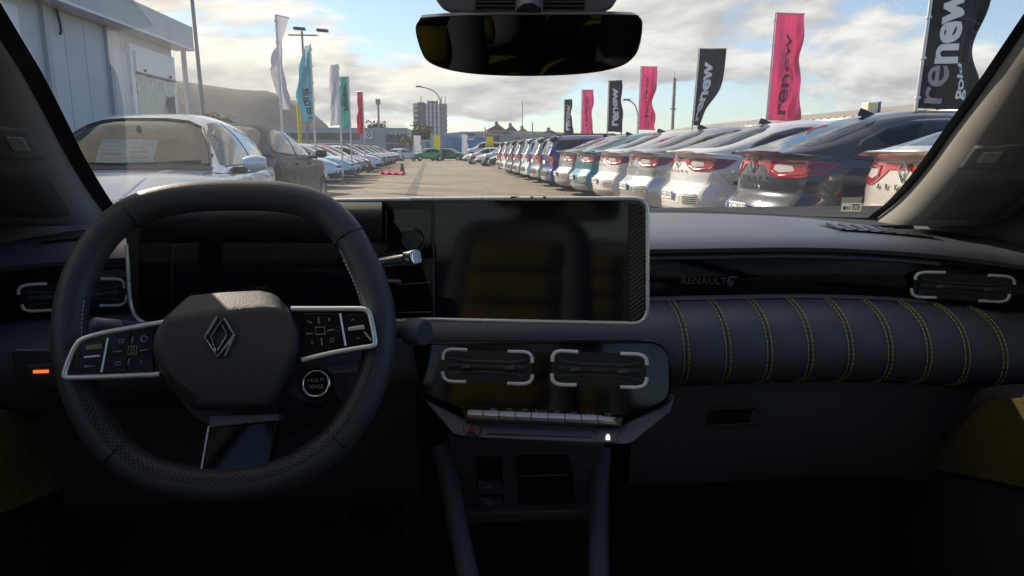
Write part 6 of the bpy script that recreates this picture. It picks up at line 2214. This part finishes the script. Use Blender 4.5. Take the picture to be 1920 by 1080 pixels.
# corrugated hall behind the right row
XH = 25.0
def hall(rt):
    y0, y1 = 30.0, 84.0
    zr = 4.3
    for k in range(60):
        ya = y0 + (y1 - y0) * k / 60
        MB().prism([V((XH - .3, ya, 3.08)), V((XH - .3, ya + .62, 3.08)), V((XH + 9, ya + .62, zr)), V((XH + 9, ya, zr))], V((0, 0, .10))).build('roof_sheet', mat('hall_roof', (.36, .33, .28), .6), rt)
    MB().prism([V((XH - .3, y0, 3.03)), V((XH - .3, y1, 3.03)), V((XH + 9, y1, zr - .05)), V((XH + 9, y0, zr - .05))], V((0, 0, .04))).build('roof_deck', MATS['hall_roof'], rt)
    MB().tube([V((XH - .3, y0, 3.03)), V((XH - .3, y1, 3.03))], .09, 6).build('gutter', WHT, rt)
building('corrugated_hall', 'long low hall with a ribbed beige roof behind the right flags', XH, XH + 9, 30, 84, 2.98, B_BEIGE, hall)
tp_ = pY(1632, 212, 41)
un = root('roof_unit', 'cream boxed roof lamp with a blue cap above the hall roof', 'lamp', (tp_.x, 41, 3.12))
MB().box((-.40, -.35, 0), (.25, .35, .85)).build('unit_box', mat('unit_cream', (.62, .55, .38), .6), un, bevel=.05)
MB().box((.25, -.35, 0), (.42, .35, .9)).build('unit_cap', mat('unit_blue', (.06, .10, .25), .5), un, bevel=.04)

# ------------------------------------------------------------------ hill, ridge, trees
def terrain(name, label, x0, x1, y0, depth, prof, m, nx=90, rough=4.0, seed=1):
    rng = random.Random(seed)
    ph = [(rng.uniform(.5, 6), rng.uniform(.5, 6), rng.uniform(0, 6.28)) for _ in range(14)]
    rows = []
    ny = 26
    for j in range(ny + 1):
        v = j / ny
        r = []
        for i in range(nx + 1):
            x = x0 + (x1 - x0) * i / nx
            h = prof(x)
            s = math.sin(min(1, v * 1.6) * math.pi / 2) ** 1.3
            n = sum(math.sin(a * x / 30 + b * v * 3 + c) for a, b, c in ph) / 14
            r.append(V((x, y0 + depth * v, h * s + rough * n * (s if v > 0 else 0) - (1 if v == 0 else 0))))
        rows.append(r)
    o = MB().grid(rows).build(name, m, None, smooth=60)
    tag(o, label, None, None, 'structure')
    return o
HM = mat('hill_scrub', (0.034, 0.026, 0.018), 1.0, var=.85, vscale=.045, bump=0)
YH = 780
hk = [(357, 158), (400, 164), (450, 170), (500, 173), (535, 183), (560, 203), (588, 226), (602, 242), (620, 268)]
hkx = [(bx(a, YH) * (YH + 180) / YH, bz(b, YH + 180)) for a, b in hk]
hkx = [(-1200, 150), (-800, 140), (-600, 118)] + [q for q in hkx if q[0] > -600] + [(200, 4)]
terrain('hill', 'brown scrub hill rising behind the showroom', -1300, 120, YH, 290, lambda x: max(0, interp(hkx, x)), HM, 120, 3.0)
terrain('ridge', 'low ridge that carries the houses', -120, 400, 300, 60, lambda x: interp([(-120, 2), (-20, 7), (30, 10.5), (80, 9), (400, 6)], x), HM, 60, .5, 4)
LEAFM = mat('leaf', (0.075, 0.085, 0.025), .8, var=.4, vscale=1.5)
LEAF2 = mat('leaf_ochre', (0.16, 0.13, 0.035), .8, var=.4, vscale=1.5)
BARK = mat('bark', (0.08, 0.065, 0.05), .9)
def tree(label, x, y, h, r, m, n=700, name='tree', seed=1, zb=0.0):
    rt = root(name, label, 'tree', (x, y, zb))
    rng = random.Random(seed)
    MB().tube([V((0, 0, 0)), V((.05 * h, 0, h * .4)), V((0, .02 * h, h * .75))], lambda t: h * .035 * (1 - .7 * t), 8).build('trunk', BARK, rt, smooth=60)
    b = MB()
    blobs = [(V((rng.uniform(-.6, .6) * r, rng.uniform(-.6, .6) * r, h * rng.uniform(.45, .88))), r * rng.uniform(.3, .55)) for _ in range(11)]
    for _ in range(n):
        c, q = rng.choice(blobs)
        d = V((rng.gauss(0, 1), rng.gauss(0, 1), rng.gauss(0, 1))).normalized() * q * rng.uniform(.5, 1.05)
        p = c + d
        a = V((rng.gauss(0, 1), rng.gauss(0, 1), rng.gauss(0, 1))).normalized()
        e = a.orthogonal().normalized()
        s = r * .10 * rng.uniform(.6, 1.5)
        b.add([p - a * s, p + e * s * .7, p + a * s, p - e * s * .7], [(0, 1, 2, 3)])
    b.build('crown', m, rt)
    return rt
tree('round green tree above the showroom roof', bx(702, 175), 175, 8.6, 3.4, LEAFM, 900, seed=2)
tree('ochre shrub at the foot of the hill, beside the plain pole', bx(418, 95), 95, 5.9, 2.2, LEAF2, 500, 'shrub', 3)
tree('dull green shrub beside the sales office corner', bx(372, 90), 90, 5.2, 2.0, LEAFM, 500, 'shrub', 4)
tree('dark bushy tree below the tower block', bx(792, 210), 210, 8.5, 4.0, LEAFM, 700, seed=5)
tree('brown bush beside the small white banner', bx(768, 120), 120, 3.8, 1.6, LEAF2, 400, 'shrub', 6)
tree('small green bush behind the estate cars', bx(968, 120), 120, 3.6, 1.4, LEAFM, 400, 'shrub', 7)
# ================================================================== ground
gm = bpy.data.materials.new('asphalt')
gm.use_nodes = True
n_, l_ = gm.node_tree.nodes, gm.node_tree.links.new
gb_ = n_['Principled BSDF']
gb_.inputs['Roughness'].default_value = .85
gb_.inputs['Specular IOR Level'].default_value = .3
gt = n_.new('ShaderNodeTexCoord')
def gnoise(sc, det=6, rough=.6):
    x = n_.new('ShaderNodeTexNoise')
    x.inputs['Scale'].default_value = sc
    x.inputs['Detail'].default_value = det
    x.inputs['Roughness'].default_value = rough
    l_(gt.outputs['Object'], x.inputs['Vector'])
    return x.outputs[0]
def gramp(src, stops):
    r = n_.new('ShaderNodeValToRGB')
    el = r.color_ramp.elements
    el[0].position, el[0].color = stops[0][0], (*stops[0][1], 1)
    el[1].position, el[1].color = stops[-1][0], (*stops[-1][1], 1)
    for p, c in stops[1:-1]:
        e = el.new(p)
        e.color = (*c, 1)
    l_(src, r.inputs[0])
    return r.outputs[0]
c1_ = gramp(gnoise(.16), [(.3, (.17, .145, .115)), (.5, (.23, .195, .155)), (.7, (.29, .245, .195))])
c2_ = gramp(gnoise(1.7, 9, .7), [(.3, (.62, .62, .63)), (.62, (1.05, 1.04, 1.02))])
c3_ = gramp(gnoise(60, 3), [(.3, (.78, .78, .78)), (.7, (1.15, 1.15, 1.15))])
m1 = n_.new('ShaderNodeMix')
m1.data_type, m1.blend_type = 'RGBA', 'MULTIPLY'
m1.inputs[0].default_value = 1
l_(c1_, m1.inputs[6])
l_(c2_, m1.inputs[7])
m2 = n_.new('ShaderNodeMix')
m2.data_type, m2.blend_type = 'RGBA', 'MULTIPLY'
m2.inputs[0].default_value = 1
l_(m1.outputs[2], m2.inputs[6])
l_(c3_, m2.inputs[7])
l_(m2.outputs[2], gb_.inputs['Base Color'])
bu = n_.new('ShaderNodeBump')
bu.inputs['Strength'].default_value = .5
bu.inputs['Distance'].default_value = .01
l_(gnoise(45, 4), bu.inputs['Height'])
l_(bu.outputs[0], gb_.inputs['Normal'])
g = MB().grid([[V((x, y, 0)) for x in (-1500, -40, 0, 40, 900)] for y in (-200, -20, 60, 300, 1300)]).build('ground', gm)
tag(g, 'worn warm grey asphalt of the car park', kind='structure')
# drain channel along the aisle
dr = MB().prism([pZ(757, 372, .004), pZ(777, 372, .004), pZ(800, 304, .004), pZ(794, 304, .004)], V((0, 0, .002))).build('drain_channel', mat('drain_concrete', (.085, .08, .07), .9, var=.3, vscale=2))
tag(dr, 'grey drain channel running down the aisle', kind='structure')
# painted bay lines
LINEM = mat('worn_white_paint', (.42, .41, .38), .8, var=.4, vscale=6)
ys = [5.85, 8.35, 10.8, 13.2, 15.5, 17.8, 20.2, 22.7, 25.4, 28.1]
bl = root('bay_lines', 'worn white bay lines between the parked cars', 'marking', (TAILX + 1.6, 16, .004), world=True)
del bl['category']
bl['kind'] = 'structure'
for y in ys:
    MB().grid([[V((TAILX - .1, y - .05, .004)), V((TAILX - .1, y + .05, .004))], [V((TAILX + 4.4, y - .05, .004)), V((TAILX + 4.4, y + .05, .004))]]).build('bay_line', LINEM, bl)

# ------------------------------------------------------------------ the air
hz = MB().box((-1520, -220, -1.0), (920, 1320, 190)).build('haze')
hm = bpy.data.materials.new('haze')
hm.use_nodes = True
hm.node_tree.nodes.clear()
ho = hm.node_tree.nodes.new('ShaderNodeOutputMaterial')
hv = hm.node_tree.nodes.new('ShaderNodeVolumePrincipled')
hv.inputs['Color'].default_value = (.86, .88, .92, 1)
hv.inputs['Density'].default_value = .00020
hv.inputs['Anisotropy'].default_value = 0.0
hm.node_tree.links.new(hv.outputs[0], ho.inputs['Volume'])
hz.data.materials.append(hm)
tag(hz, 'thin pale haze in the air over the car park', kind='stuff')
